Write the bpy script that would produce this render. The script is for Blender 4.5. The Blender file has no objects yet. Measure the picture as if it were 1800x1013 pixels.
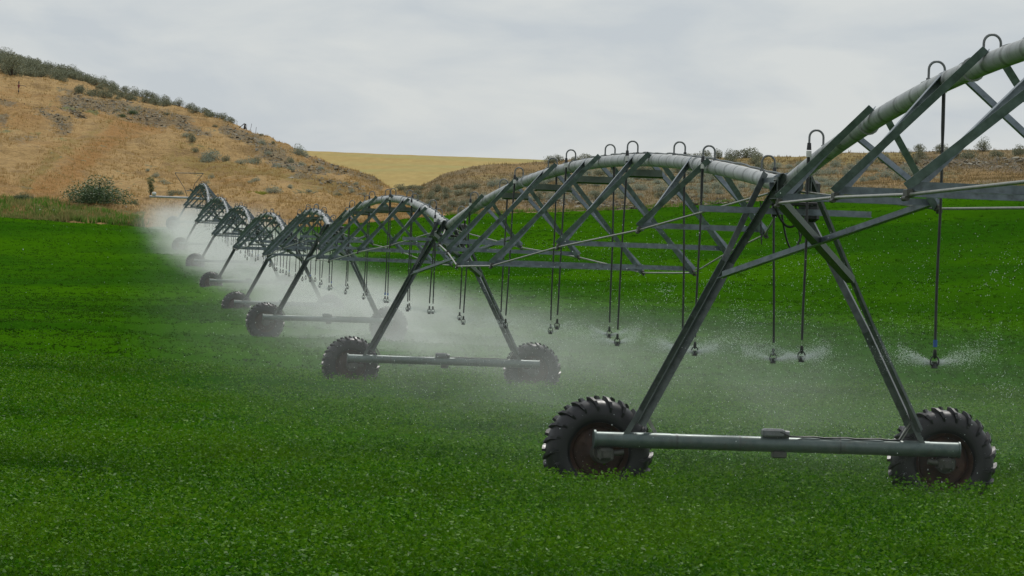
import bpy, math, random
import numpy as np
from mathutils import Vector, Matrix

SC = bpy.context.scene
COL = SC.collection
rnd = random.Random(7)
RNG = np.random.default_rng(11)

# ------------------------------------------------------------------ camera
F, CX, CY = 6600.0, 900.0, 506.5          # focal length and centre in photograph pixels
HOR, TAN = 488.0, 0.035                   # where the true horizon runs in the frame
ROLL = math.atan(TAN)
PITCH = math.atan((HOR - CY) * math.cos(ROLL) / F)
cam_d = bpy.data.cameras.new('camera')
cam = bpy.data.objects.new('camera', cam_d)
COL.objects.link(cam)
cam_d.sensor_width = 36
cam_d.lens = 36 * F / 1800
cam_d.clip_start, cam_d.clip_end = 0.5, 20000
CAMZ = 2.55
_R = Matrix.Rotation(math.pi / 2 + PITCH, 4, 'X') @ Matrix.Rotation(ROLL, 4, 'Z')
cam.matrix_world = Matrix.Translation((0, 0, CAMZ)) @ _R
cam_d.dof.use_dof = False
SC.camera = cam
R3 = np.array(_R.to_3x3())

# ------------------------------------------------------------------ render settings
SC.view_settings.view_transform = 'Standard'
SC.view_settings.look = 'None'
SC.view_settings.exposure = 0.0
SC.view_settings.gamma = 1.0
SC.render.engine = 'CYCLES'
SC.cycles.use_denoising = True
SC.cycles.max_bounces = 6
SC.cycles.diffuse_bounces = 3
SC.cycles.glossy_bounces = 2
SC.cycles.transmission_bounces = 2
SC.cycles.transparent_max_bounces = 8
SC.cycles.volume_bounces = 2
SC.cycles.volume_max_steps = 128
SC.cycles.use_adaptive_sampling = True

# ------------------------------------------------------------------ sky and sun
SUN_EL, SUN_AZ = math.radians(58), math.radians(12)      # high, from beyond the field, a little to the right
w = bpy.data.worlds.new('World')
SC.world = w
w.use_nodes = True
nt = w.node_tree
nt.nodes.clear()
o_ = nt.nodes.new('ShaderNodeOutputWorld')
bg = nt.nodes.new('ShaderNodeBackground')
sky = nt.nodes.new('ShaderNodeTexSky')
sky.sky_type = 'NISHITA'
sky.sun_disc = False
sky.sun_elevation = SUN_EL
sky.sun_rotation = SUN_AZ
tc = nt.nodes.new('ShaderNodeTexCoord')
mp = nt.nodes.new('ShaderNodeMapping')
mp.inputs['Scale'].default_value = (9, 9, 26)
mp.inputs['Location'].default_value = (3.1, 0.4, 1.7)
n1 = nt.nodes.new('ShaderNodeTexNoise')
n1.inputs['Scale'].default_value = 1.9
n1.inputs['Detail'].default_value = 7
n1.inputs['Roughness'].default_value = 0.52
n1.inputs['Distortion'].default_value = 0.35
cr = nt.nodes.new('ShaderNodeValToRGB')
cr.color_ramp.elements[0].position = 0.36
cr.color_ramp.elements[0].color = (5.35, 5.8, 6.2, 1)
cr.color_ramp.elements[1].position = 0.60
cr.color_ramp.elements[1].color = (6.55, 6.8, 6.8, 1)
mixc = nt.nodes.new('ShaderNodeMix')
mixc.data_type = 'RGBA'
mixc.inputs[0].default_value = 0.93
L = nt.links.new
L(tc.outputs['Generated'], mp.inputs['Vector'])
L(mp.outputs[0], n1.inputs['Vector'])
L(n1.outputs['Fac'], cr.inputs[0])
L(sky.outputs[0], mixc.inputs[6])
L(cr.outputs[0], mixc.inputs[7])
L(mixc.outputs[2], bg.inputs['Color'])
bg.inputs['Strength'].default_value = 0.1
L(bg.outputs[0], o_.inputs['Surface'])
sd = bpy.data.lights.new('sun', 'SUN')
sd.energy = 2.0
sd.angle = math.radians(6)
sd.color = (1.0, 0.96, 0.9)
so = bpy.data.objects.new('sun', sd)
COL.objects.link(so)
sdir = Vector((math.sin(SUN_AZ) * math.cos(SUN_EL), math.cos(SUN_AZ) * math.cos(SUN_EL), math.sin(SUN_EL)))
so.rotation_euler = sdir.to_track_quat('Z', 'Y').to_euler()

# ------------------------------------------------------------------ placing by sight lines
def raydir(px, py):
    px, py = np.asarray(px, float), np.asarray(py, float)
    px, py = np.broadcast_arrays(px, py)
    d = np.stack([(px - CX) / F, -(py - CY) / F, -np.ones_like(px)], -1)
    return d @ R3.T
def at(px, py, D):
    """world point seen at photograph pixel (px, py) at forward distance D"""
    d = raydir(px, py)
    k = np.asarray(D, float) / d[..., 1]
    return d * k[..., None] + np.array([0, 0, CAMZ])
def to_px(P):
    P = np.asarray(P, float) - np.array([0, 0, CAMZ])
    c = P @ R3
    return CX + F * c[..., 0] / -c[..., 2], CY - F * c[..., 1] / -c[..., 2]

# ------------------------------------------------------------------ noise
def _h(ix, iy, s):
    n = (ix.astype(np.int64) * 374761393 + iy.astype(np.int64) * 668265263 + s * 1442695041) & 0x7fffffff
    n = (n ^ (n >> 13)) * 1274126177 & 0x7fffffff
    return ((n ^ (n >> 16)) & 0xffff) / 65535.0
def vn(x, y, s=0):
    x, y = np.asarray(x, float), np.asarray(y, float)
    ix, iy = np.floor(x), np.floor(y)
    fx, fy = x - ix, y - iy
    fx, fy = fx * fx * (3 - 2 * fx), fy * fy * (3 - 2 * fy)
    a, b = _h(ix, iy, s), _h(ix + 1, iy, s)
    c, d = _h(ix, iy + 1, s), _h(ix + 1, iy + 1, s)
    return (a + (b - a) * fx) * (1 - fy) + (c + (d - c) * fx) * fy
def fbm(x, y, s=0, o=4):
    t, a, n = 0.0, 0.5, 0.0
    for i in range(o):
        t = t + a * vn(x * 2 ** i, y * 2 ** i, s + i * 17)
        n += a
        a *= 0.5
    return t / n
def sstep(a, b, x):
    t = np.clip((np.asarray(x, float) - a) / (b - a), 0, 1)
    return t * t * (3 - 2 * t)

# ------------------------------------------------------------------ object helpers
def tag(o, label=None, cat=None, group=None, kind=None):
    if label: o['label'] = label
    if cat: o['category'] = cat
    if group: o['group'] = group
    if kind: o['kind'] = kind
    return o
def empty(name, label=None, cat=None, group=None):
    o = bpy.data.objects.new(name, None)
    o.empty_display_size = 0.2
    COL.objects.link(o)
    return tag(o, label, cat, group)
def link(name, me, parent=None):
    o = bpy.data.objects.new(name, me)
    COL.objects.link(o)
    if parent is not None: o.parent = parent
    return o
def kids(o):
    return [c for c in COL.objects if c.parent == o]
def copy_tree(o, parent=None, tree=None):
    c = o.copy()
    COL.objects.link(c)
    c.parent = parent
    for ch in (tree or KIDS).get(o.name, []):
        copy_tree(ch, c, tree)
    return c
KIDS = {}
def index_kids():
    KIDS.clear()
    for o in COL.objects:
        if o.parent: KIDS.setdefault(o.parent.name, []).append(o)

class MB:
    """collects shapes; build() links them as ONE mesh object"""
    def __init__(s): s.v, s.f, s.sm = [], [], []
    def add(s, vs, fs, smooth=False):
        b = len(s.v)
        s.v += [tuple(v) for v in vs]
        s.f += [tuple(b + i for i in f) for f in fs]
        s.sm += [smooth] * len(fs)
        return s
    def box(s, c, d, R=None, bev=0.0):
        x, y, z = d[0] / 2, d[1] / 2, d[2] / 2
        if bev <= 0:
            vs = [(-x, -y, -z), (x, -y, -z), (x, y, -z), (-x, y, -z), (-x, -y, z), (x, -y, z), (x, y, z), (-x, y, z)]
            fs = [(0, 3, 2, 1), (4, 5, 6, 7), (0, 1, 5, 4), (1, 2, 6, 5), (2, 3, 7, 6), (3, 0, 4, 7)]
        else:
            b = bev
            vs = []
            for zz, k in ((-z, b), (-z + b, 0), (z - b, 0), (z, b)):
                X, Y = x - k, y - k
                vs += [(-X + b, -Y, zz), (X - b, -Y, zz), (X, -Y + b, zz), (X, Y - b, zz), (X - b, Y, zz), (-X + b, Y, zz), (-X, Y - b, zz), (-X, -Y + b, zz)]
            fs = [tuple(range(7, -1, -1)), tuple(range(24, 32))]
            for r in range(3):
                for i in range(8):
                    j = (i + 1) % 8
                    fs.append((r * 8 + i, r * 8 + j, r * 8 + 8 + j, r * 8 + 8 + i))
        M = R or Matrix.Identity(3)
        c = Vector(c)
        return s.add([M @ Vector(v) + c for v in vs], fs)
    def tube(s, pts, r, n=10, caps=True, smooth=True):
        pts = [Vector(p) for p in pts]
        rs = r if isinstance(r, (list, tuple)) else [r] * len(pts)
        vs, fs = [], []
        d0 = (pts[1] - pts[0]).normalized()
        up = Vector((0, 0, 1)) if abs(d0.z) < 0.9 else Vector((1, 0, 0))
        for i, p in enumerate(pts):
            a = pts[max(i - 1, 0)]; b = pts[min(i + 1, len(pts) - 1)]
            d = (b - a).normalized()
            e1 = (up - d * up.dot(d)).normalized()
            e2 = d.cross(e1)
            up = e1
            for k in range(n):
                t = 2 * math.pi * k / n
                vs.append(p + (e1 * math.cos(t) + e2 * math.sin(t)) * rs[i])
        for i in range(len(pts) - 1):
            for k in range(n):
                j = (k + 1) % n
                fs.append((i * n + k, i * n + j, (i + 1) * n + j, (i + 1) * n + k))
        s.add(vs, fs, smooth)
        if caps:
            s.add(vs[:n], [tuple(range(n - 1, -1, -1))])
            s.add(vs[-n:], [tuple(range(n))])
        return s
    def angle(s, a, b, e1, size=0.08, th=0.007, size2=None):
        """L-section iron from a to b; e1 = rough direction of its first flange"""
        a, b = Vector(a), Vector(b)
        d = (b - a).normalized()
        e1 = Vector(e1)
        e1 = (e1 - d * e1.dot(d)).normalized()
        e2 = d.cross(e1)
        z = size2 or size
        pr = [(0, 0), (size, 0), (size, th), (th, th), (th, z), (0, z)]
        vs = [a + e1 * p + e2 * q for p, q in pr] + [b + e1 * p + e2 * q for p, q in pr]
        fs = [(i, (i + 1) % 6, 6 + (i + 1) % 6, 6 + i) for i in range(6)] + [(5, 4, 3, 2, 1, 0), (6, 7, 8, 9, 10, 11)]
        return s.add(vs, fs)
    def lathe(s, prof, n=32, axis='Y', smooth=True, close=True):
        """prof = [(radius, along)], turned about the Y axis"""
        vs, fs = [], []
        m = len(prof)
        for k in range(n):
            t = 2 * math.pi * k / n
            for r, y in prof:
                vs.append((r * math.cos(t), y, r * math.sin(t)) if axis == 'Y' else (r * math.cos(t), r * math.sin(t), y))
        for k in range(n):
            j = (k + 1) % n
            for i in range(m - 1 + (1 if close else 0)):
                i2 = (i + 1) % m
                fs.append((k * m + i, j * m + i, j * m + i2, k * m + i2))
        return s.add(vs, fs, smooth)
    def mesh(s, name, mat):
        me = bpy.data.meshes.new(name)
        me.from_pydata(s.v, [], s.f)
        me.polygons.foreach_set('use_smooth', s.sm)
        if mat: me.materials.append(mat)
        me.update()
        return me
    def build(s, name, mat, parent=None):
        return link(name, s.mesh(name, mat), parent)

def np_mesh(name, V, Q, mat, smooth=False):
    """V (n,3); Q (m,k) faces all with k corners"""
    me = bpy.data.meshes.new(name)
    V = np.ascontiguousarray(V, np.float32)
    Q = np.ascontiguousarray(Q, np.int32)
    m, k = Q.shape
    me.vertices.add(len(V)); me.vertices.foreach_set('co', V.ravel())
    me.loops.add(m * k); me.loops.foreach_set('vertex_index', Q.ravel())
    me.polygons.add(m)
    me.polygons.foreach_set('loop_start', np.arange(0, m * k, k, dtype=np.int32))
    me.polygons.foreach_set('loop_total', np.full(m, k, np.int32))
    me.polygons.foreach_set('use_smooth', np.full(m, smooth))
    if mat: me.materials.append(mat)
    me.update(calc_edges=True)
    return me
def grid_faces(nu, nv):
    i = np.arange(nu - 1)[:, None] * nv + np.arange(nv - 1)[None, :]
    return np.stack([i, i + nv, i + nv + 1, i + 1], -1).reshape(-1, 4)

# ------------------------------------------------------------------ material helpers
class NT:
    def __init__(s, name):
        s.m = bpy.data.materials.new(name)
        s.m.use_nodes = True
        s.t = s.m.node_tree
        s.t.nodes.clear()
        s.out = s.n('OutputMaterial')
    def n(s, k, **kw):
        x = s.t.nodes.new('ShaderNode' + k)
        for a, b in kw.items(): setattr(x, a, b)
        return x
    def l(s, a, b): s.t.links.new(a, b)
    def put(s, sock, v):
        if v is None: return
        if hasattr(v, 'is_linked') or isinstance(v, bpy.types.NodeSocket): s.l(v, sock)
        else: sock.default_value = v
    def math(s, op, a, b=0.0, c=None, clamp=False):
        x = s.n('Math', operation=op, use_clamp=clamp)
        s.put(x.inputs[0], a); s.put(x.inputs[1], b)
        if c is not None: s.put(x.inputs[2], c)
        return x.outputs[0]
    def noise(s, vec, scale, detail=3, rough=0.5, dist=0.0):
        x = s.n('TexNoise')
        if vec is not None: s.l(vec, x.inputs['Vector'])
        x.inputs['Scale'].default_value = scale
        x.inputs['Detail'].default_value = detail
        x.inputs['Roughness'].default_value = rough
        x.inputs['Distortion'].default_value = dist
        return x.outputs['Fac']
    def map(s, vec, scale=(1, 1, 1), loc=(0, 0, 0)):
        x = s.n('Mapping')
        s.l(vec, x.inputs['Vector'])
        x.inputs['Scale'].default_value = scale
        x.inputs['Location'].default_value = loc
        return x.outputs[0]
    def ramp(s, f, stops):
        x = s.n('ValToRGB')
        s.l(f, x.inputs[0])
        e = x.color_ramp.elements
        while len(e) < len(stops): e.new(0.5)
        for q, (p, c) in zip(e, stops):
            q.position = p
            q.color = (*c, 1) if len(c) == 3 else c
        return x.outputs[0]
    def mix(s, f, a, b, kind='MIX'):
        x = s.n('Mix', data_type='RGBA', blend_type=kind)
        s.put(x.inputs[0], f)
        for i, v in ((6, a), (7, b)):
            if isinstance(v, tuple): v = (*v, 1) if len(v) == 3 else v
            s.put(x.inputs[i], v)
        return x.outputs[2]
    def coord(s, k='Object'): return s.n('TexCoord').outputs[k]
    def pos(s): return s.n('NewGeometry').outputs['Position']
    def island(s): return s.n('NewGeometry').outputs['Random Per Island']
    def range(s, v, a, b, c=0.0, d=1.0):
        x = s.n('MapRange', interpolation_type='SMOOTHSTEP')
        s.l(v, x.inputs[0])
        for i, q in enumerate((a, b, c, d)): s.put(x.inputs[i + 1], q)
        return x.outputs[0]
    def bump(s, h, strength=0.3, dist=0.02):
        x = s.n('Bump')
        x.inputs['Strength'].default_value = strength
        x.inputs['Distance'].default_value = dist
        s.l(h, x.inputs['Height'])
        return x.outputs[0]
    def surf(s, col, rough=0.6, metal=0.0, spec=0.5, normal=None, transl=None, coat=0.0):
        b = s.n('BsdfPrincipled')
        if isinstance(col, tuple): col = (*col, 1)
        s.put(b.inputs['Base Color'], col)
        s.put(b.inputs['Roughness'], rough)
        s.put(b.inputs['Metallic'], metal)
        b.inputs['Specular IOR Level'].default_value = spec
        b.inputs['Coat Weight'].default_value = coat
        if normal is not None: s.l(normal, b.inputs['Normal'])
        sh = b.outputs[0]
        if transl:
            tr = s.n('BsdfTranslucent')
            s.put(tr.inputs['Color'], col)
            mx = s.n('MixShader')
            mx.inputs[0].default_value = transl
            s.l(sh, mx.inputs[1]); s.l(tr.outputs[0], mx.inputs[2])
            sh = mx.outputs[0]
        s.l(sh, s.out.inputs['Surface'])
        return s.m

def metal(name, c1, c2, rough=0.45, met=0.5, grime=(0.05, 0.05, 0.035), g=0.35):
    t = NT(name)
    p = t.coord()
    a = t.noise(p, 9, 5, 0.6)
    b = t.noise(t.map(p, (3, 3, 3), (4, 1, 2)), 2.2, 4, 0.65)
    c = t.ramp(a, [(0.3, c1), (0.7, c2)])
    c = t.mix(t.math('MULTIPLY', t.range(b, 0.5, 0.75), g), c, grime)
    r = t.math('ADD', t.math('MULTIPLY', a, 0.25), rough - 0.1)
    return t.surf(c, r, met, 0.5, t.bump(a, 0.12, 0.004))
M = {}
M['angle'] = metal('galvanised_angle', (0.11, 0.138, 0.155), (0.23, 0.27, 0.295), 0.33, 0.35, (0.045, 0.05, 0.038), 0.6)
M['angle_dark'] = metal('weathered_angle', (0.055, 0.07, 0.068), (0.13, 0.15, 0.145), 0.4, 0.3, (0.025, 0.03, 0.018), 0.6)
M['green_plate'] = metal('mossy_plate', (0.05, 0.075, 0.05), (0.09, 0.12, 0.085), 0.5, 0.2)
M['beam'] = metal('beam_steel', (0.075, 0.11, 0.105), (0.135, 0.17, 0.16), 0.4, 0.35, (0.09, 0.075, 0.055), 0.5)
M['rod'] = metal('rod_steel', (0.22, 0.23, 0.21), (0.36, 0.36, 0.32), 0.4, 0.4)
M['dark'] = metal('black_plastic', (0.012, 0.013, 0.014), (0.028, 0.03, 0.032), 0.35, 0.0)
M['gearbox'] = metal('gearbox_cast', (0.04, 0.044, 0.038), (0.095, 0.095, 0.08), 0.55, 0.2, (0.07, 0.05, 0.04), 0.6)
M['white'] = metal('white_plastic', (0.6, 0.6, 0.57), (0.72, 0.72, 0.69), 0.4, 0.0, (0.3, 0.3, 0.26), 0.4)
M['goose'] = metal('goose_neck', (0.13, 0.14, 0.145), (0.2, 0.21, 0.215), 0.38, 0.3)
M['blue'] = metal('blue_fitting', (0.02, 0.09, 0.35), (0.03, 0.12, 0.42), 0.4, 0.0)
M['red'] = metal('dark_red_paint', (0.13, 0.012, 0.018), (0.2, 0.02, 0.025), 0.5, 0.0)
M['wood'] = metal('dark_timber', (0.03, 0.024, 0.02), (0.06, 0.05, 0.04), 0.8, 0.0)

t = NT('pipe_galvanised')
p = t.coord()
rings = t.n('TexWave', wave_type='BANDS', bands_direction='Y')
t.l(p, rings.inputs['Vector'])
rings.inputs['Scale'].default_value = 0.42
rings.inputs['Distortion'].default_value = 0.5
rings.inputs['Detail'].default_value = 2
rings.inputs['Detail Scale'].default_value = 0.8
seam = t.range(rings.outputs['Fac'], 0.93, 0.995)
a = t.noise(p, 3.0, 6, 0.62)
b = t.noise(t.map(p, (1, 5, 1)), 3.0, 5, 0.7)
c = t.ramp(a, [(0.3, (0.33, 0.345, 0.345)), (0.7, (0.50, 0.52, 0.515))])
c = t.mix(t.math('MULTIPLY', t.range(b, 0.50, 0.66), 0.6), c, (0.20, 0.205, 0.19))
c = t.mix(t.math('MULTIPLY', seam, 0.6), c, (0.10, 0.11, 0.10))
M['pipe'] = t.surf(c, 0.5, 0.25, 0.5, t.bump(t.math('ADD', a, seam), 0.2, 0.006))

t = NT('tyre_rubber')
p = t.coord()
a = t.noise(p, 7, 6, 0.65)
c = t.ramp(a, [(0.35, (0.005, 0.006, 0.008)), (0.62, (0.010, 0.011, 0.013)), (0.88, (0.034, 0.029, 0.022))])
M['tyre'] = t.surf(c, t.ramp(a, [(0.3, (0.3, 0.3, 0.3)), (0.75, (0.6, 0.6, 0.6))]), 0.0, 0.5, t.bump(a, 0.25, 0.01))
t = NT('rusty_disc')
p = t.coord()
a = t.noise(p, 6, 6, 0.65)
c = t.ramp(a, [(0.3, (0.035, 0.022, 0.018)), (0.55, (0.07, 0.035, 0.024)), (0.75, (0.11, 0.055, 0.035))])
M['rim'] = t.surf(c, 0.6, 0.2, 0.4, t.bump(a, 0.3, 0.01))

def leafmat(name, stops, transl=0.25, rough=0.5, big=None, spec=0.35, rows=None):
    t = NT(name)
    c = t.ramp(t.island(), stops)
    if big:
        f = t.noise(t.pos(), big[0], 4, 0.6)
        c = t.mix(t.math('MULTIPLY', t.range(f, 0.38, 0.66), big[2]), c, big[1])
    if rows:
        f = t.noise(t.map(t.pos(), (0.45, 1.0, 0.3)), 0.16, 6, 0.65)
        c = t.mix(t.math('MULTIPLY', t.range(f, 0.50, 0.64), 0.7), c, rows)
    return t.surf(c, rough, 0.0, spec, None, transl)
M['alfalfa'] = leafmat('alfalfa_leaf', [(0.0, (0.015, 0.075, 0.002)), (0.4, (0.048, 0.172, 0.004)), (0.8, (0.10, 0.245, 0.009)), (0.985, (0.15, 0.31, 0.02)), (1.0, (0.30, 0.42, 0.24))], 0.35, 0.42, (0.4, (0.096, 0.205, 0.005), 0.6), 0.05, (0.022, 0.085, 0.003))  # the few palest leaves at the ramp's end are glints painted as colour
M['alfalfa_far'] = leafmat('alfalfa_far_leaf', [(0.0, (0.022, 0.083, 0.004)), (1.0, (0.048, 0.128, 0.007))], 0.25, 0.7, (0.12, (0.058, 0.134, 0.006), 0.5), 0.02, (0.014, 0.052, 0.004))
M['sage'] = leafmat('sagebrush_leaf', [(0, (0.10, 0.115, 0.07)), (0.5, (0.20, 0.22, 0.14)), (1, (0.33, 0.35, 0.235))], 0.15, 0.7)
M['sage_pale'] = leafmat('pale_sagebrush_leaf', [(0, (0.20, 0.235, 0.18)), (0.5, (0.30, 0.34, 0.26)), (1, (0.40, 0.44, 0.34))], 0.15, 0.7)
M['willow'] = leafmat('green_bush_leaf', [(0, (0.035, 0.075, 0.03)), (0.5, (0.075, 0.13, 0.05)), (1, (0.16, 0.22, 0.10))], 0.2, 0.55)
M['rabbit'] = leafmat('yellow_green_leaf', [(0, (0.16, 0.19, 0.02)), (0.5, (0.30, 0.33, 0.03)), (1, (0.42, 0.42, 0.05))], 0.2, 0.6)
M['weed'] = leafmat('weed_leaf', [(0, (0.07, 0.19, 0.012)), (0.5, (0.12, 0.29, 0.03)), (0.75, (0.25, 0.33, 0.10)), (1, (0.5, 0.33, 0.15))], 0.25, 0.7, (0.25, (0.32, 0.27, 0.12), 0.7), 0.05)
M['straw'] = leafmat('straw_blade', [(0, (0.33, 0.20, 0.065)), (0.5, (0.44, 0.30, 0.115)), (1, (0.54, 0.40, 0.18))], 0.2, 0.7)
M['straw_dull'] = leafmat('dull_straw_blade', [(0, (0.17, 0.125, 0.06)), (0.5, (0.26, 0.19, 0.085)), (1, (0.38, 0.29, 0.13))], 0.2, 0.7)
M['branch'] = metal('brush_wood', (0.05, 0.04, 0.03), (0.09, 0.075, 0.06), 0.85, 0.0)

t = NT('stone')
p = t.coord()
a = t.noise(p, 2.5, 6, 0.7)
c = t.ramp(a, [(0.3, (0.13, 0.12, 0.09)), (0.55, (0.26, 0.24, 0.185)), (0.8, (0.42, 0.40, 0.33))])
M['stone'] = t.surf(c, 0.85, 0, 0.3, t.bump(a, 0.5, 0.05))

# the field's green mass under the single leaves
t = NT('crop_mass')
p = t.pos()
a = t.noise(p, 14, 5, 0.7)
b = t.noise(t.map(p, (0.45, 1.0, 0.3)), 0.16, 6, 0.65)
c2 = t.noise(p, 0.035, 3, 0.5)
c = t.ramp(a, [(0.34, (0.007, 0.038, 0.002)), (0.52, (0.022, 0.082, 0.004)), (0.68, (0.046, 0.128, 0.007))])
c = t.mix(t.math('MULTIPLY', t.range(b, 0.40, 0.62), 0.6), c, (0.016, 0.07, 0.002))
c = t.mix(t.math('MULTIPLY', t.range(c2, 0.4, 0.65), 0.35), c, (0.07, 0.19, 0.0005))
M['crop'] = t.surf(c, 0.8, 0, 0.0, t.bump(a, 0.6, 0.05))

# dry hill: colours of straw, weeds, bare scree; the painted attribute says what grows where
def hillmat(name, straw, orange, scree, olive, green, fs=1.0):
    t = NT(name)
    p = t.pos()
    at_ = t.n('Attribute', attribute_name='cover')
    sep = t.n('SeparateColor')
    t.l(at_.outputs['Color'], sep.inputs[0])
    fine = t.noise(p, 1.6 * fs, 6, 0.72)
    mid = t.noise(p, 0.22 * fs, 5, 0.65, 0.6)
    big = t.noise(t.map(p, (1, 1, 1), (7, 3, 1)), 0.035 * fs, 4, 0.6, 0.8)
    streak = t.noise(t.map(p, (0.5, 0.25, 2.2)), 0.55 * fs, 5, 0.7, 0.4)
    c = t.ramp(mid, [(0.3, tuple(0.62 * v for v in straw)), (0.5, straw), (0.7, tuple(min(1, 1.28 * v) for v in straw))])
    c = t.mix(t.math('MULTIPLY', t.range(big, 0.46, 0.66), 0.55), c, orange)
    def m(ch, gain=1.0):
        v = t.math('ADD', sep.outputs[ch], t.math('MULTIPLY', t.math('SUBTRACT', mid, 0.5), 2.6))
        v = t.math('ADD', v, t.math('MULTIPLY', t.math('SUBTRACT', fine, 0.5), 2.2))
        return t.math('MULTIPLY', t.range(v, 0.35, 0.62), gain)
    al = t.math('ADD', at_.outputs['Alpha'], t.math('MULTIPLY', t.math('SUBTRACT', mid, 0.5), 1.2))
    c = t.mix(t.math('MULTIPLY', t.range(al, 0.3, 0.8), 0.85), c, orange)
    c = t.mix(m('Blue', 0.75), c, olive)
    c = t.mix(m('Green', 0.85), c, green)
    sc = t.ramp(fine, [(0.32, tuple(0.5 * v for v in scree)), (0.5, scree), (0.68, tuple(1.6 * v for v in scree))])
    c = t.mix(m('Red', 0.8), c, sc)
    c = t.mix(t.math('MULTIPLY', t.range(streak, 0.50, 0.70), 0.55), c, tuple(0.52 * v for v in straw))
    c = t.mix(0.5, c, t.ramp(fine, [(0.3, (0.45, 0.45, 0.45)), (0.5, (0.95, 0.95, 0.95)), (0.7, (1.35, 1.35, 1.35))]), 'MULTIPLY')
    return t.surf(c, 0.9, 0, 0.15, t.bump(t.math('ADD', fine, t.math('MULTIPLY', streak, 1.0)), 0.9, 0.5))
M['hill'] = hillmat('dry_hill', (0.41, 0.27, 0.112), (0.34, 0.175, 0.05), (0.17, 0.145, 0.095), (0.25, 0.185, 0.05), (0.10, 0.16, 0.05))
M['hill2'] = hillmat('sage_hill', (0.225, 0.175, 0.092), (0.30, 0.19, 0.07), (0.15, 0.12, 0.085), (0.32, 0.24, 0.07), (0.17, 0.19, 0.11))

t = NT('wheat')
p = t.pos()
a = t.noise(t.map(p, (1, 0.12, 1)), 0.3, 6, 0.7)
b = t.noise(t.map(p, (0.16, 0.3, 1)), 0.06, 4, 0.6)
c = t.ramp(a, [(0.3, (0.29, 0.205, 0.055)), (0.55, (0.35, 0.255, 0.075)), (0.75, (0.42, 0.315, 0.105))])
c = t.mix(t.math('MULTIPLY', t.range(b, 0.45, 0.68), 0.6), c, (0.27, 0.26, 0.085))
M['wheat'] = t.surf(c, 0.85, 0, 0.15)
t = NT('far_ground')
p = t.pos()
a = t.noise(p, 0.02, 5, 0.6)
M['ground'] = t.surf(t.ramp(a, [(0.3, (0.2, 0.14, 0.06)), (0.7, (0.3, 0.22, 0.1))]), 0.9, 0, 0.15)

# ------------------------------------------------------------------ where the towers stand
SPAN = 41.1
WZ = 0.62                      # wheel centre above the soil
WHEEL_PX = [(1050.5, 794), (616, 642), (466, 566), (415, 538), (371, 498.5), (343.5, 462.5), (317, 432), (304.5, 393)]
D1 = 44.5
wl = []                        # left wheel centres
for i, (px, py) in enumerate(WHEEL_PX):
    if i == 0:
        wl.append(at(px, py, D1))
        continue
    lo, hi = wl[-1][1] + 20, wl[-1][1] + 60
    for _ in range(40):
        md = (lo + hi) / 2
        q = at(px, py, md)
        if np.linalg.norm(q[:2] - wl[-1][:2]) > SPAN: hi = md
        else: lo = md
    wl.append(at(px, py, lo))
wl = np.array(wl)
fit = np.polyfit(wl[:, 1], wl[:, 0], 1)
AX = np.array([fit[0], 1.0]); AX /= np.linalg.norm(AX)           # along the machine
LAT = np.array([AX[1], -AX[0]])                                  # to its right
TW = []                                                          # tower bases on the soil (below the beam's middle)
for q in wl:
    c = q[:2] + LAT * 2.08 - AX * 0.38
    TW.append(Vector((c[0], c[1], q[2] - WZ)))
print('tower bases', [tuple(round(v, 2) for v in q) for q in TW], 'axis', AX)

# ------------------------------------------------------------------ the lie of the field
Dk = np.array([0.0, 20.0] + [q.y for q in TW] + [352.0, 420.0])
Zk = np.array([TW[0].z, TW[0].z] + [q.z for q in TW] + [TW[-1].z + 0.55, TW[-1].z + 1.0])
DEDGE = 350.0
ex = np.array([-300, 0, 250, 560, 800, 1000, 1150, 1500, 1800, 2100], float)
ey = np.array([372, 379, 397, 397, 375, 370, 364, 341, 331, 324], float)
eP = at(ex, ey, DEDGE)
CROP = 0.36
eZ = eP[:, 2] - CROP
def tower_x(D):
    return TW[0].x + (D - TW[0].y) * AX[0] / AX[1]
def soil(X, Y):
    X, Y = np.asarray(X, float), np.asarray(Y, float)
    zc = np.interp(Y, Dk, Zk)
    zc = (zc + np.interp(Y - 9, Dk, Zk) + np.interp(Y + 9, Dk, Zk)) / 3
    e = np.interp(X, eP[:, 0], eZ)
    e0 = np.interp(DEDGE, Dk, Zk)
    wgt = sstep(90, DEDGE, Y)
    return zc + wgt * (e - e0)
def canopy(X, Y):
    b = fbm(X * 0.55, Y * 0.55, 3, 3) - 0.5
    c = fbm(X * 2.3, Y * 2.3, 9, 2) - 0.5
    row = np.clip(fbm(X * 0.09, Y * 0.14, 31, 4) - 0.55, 0, 1)
    return 0.25 + 0.16 * b + 0.17 * c - 2.2 * row * sstep(60, 110, Y) - 0.5 * row

# polar grid: fine where the lens looks, coarse beside and behind
az = np.concatenate([np.linspace(-60, -13, 24), np.linspace(-12.5, 12.5, 460), np.linspace(13, 60, 24)])
ds = np.concatenate([np.linspace(-60, 18, 14), np.arange(20, 60, 0.22), np.arange(60, 130, 0.4), np.arange(130, 352.5, 0.62)])
A, D = np.meshgrid(np.tan(np.radians(az)), ds, indexing='ij')
X = A * np.maximum(np.abs(D), 22)
Y = D
Z = soil(X, Y) + np.where(Y > 15, canopy(X, Y), 0.27)
fld = link('field', np_mesh('field', np.stack([X, Y, Z], -1).reshape(-1, 3), grid_faces(*X.shape), M['crop'], True))
tag(fld, 'deep green alfalfa field rising gently to the hills', kind='structure')

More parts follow.
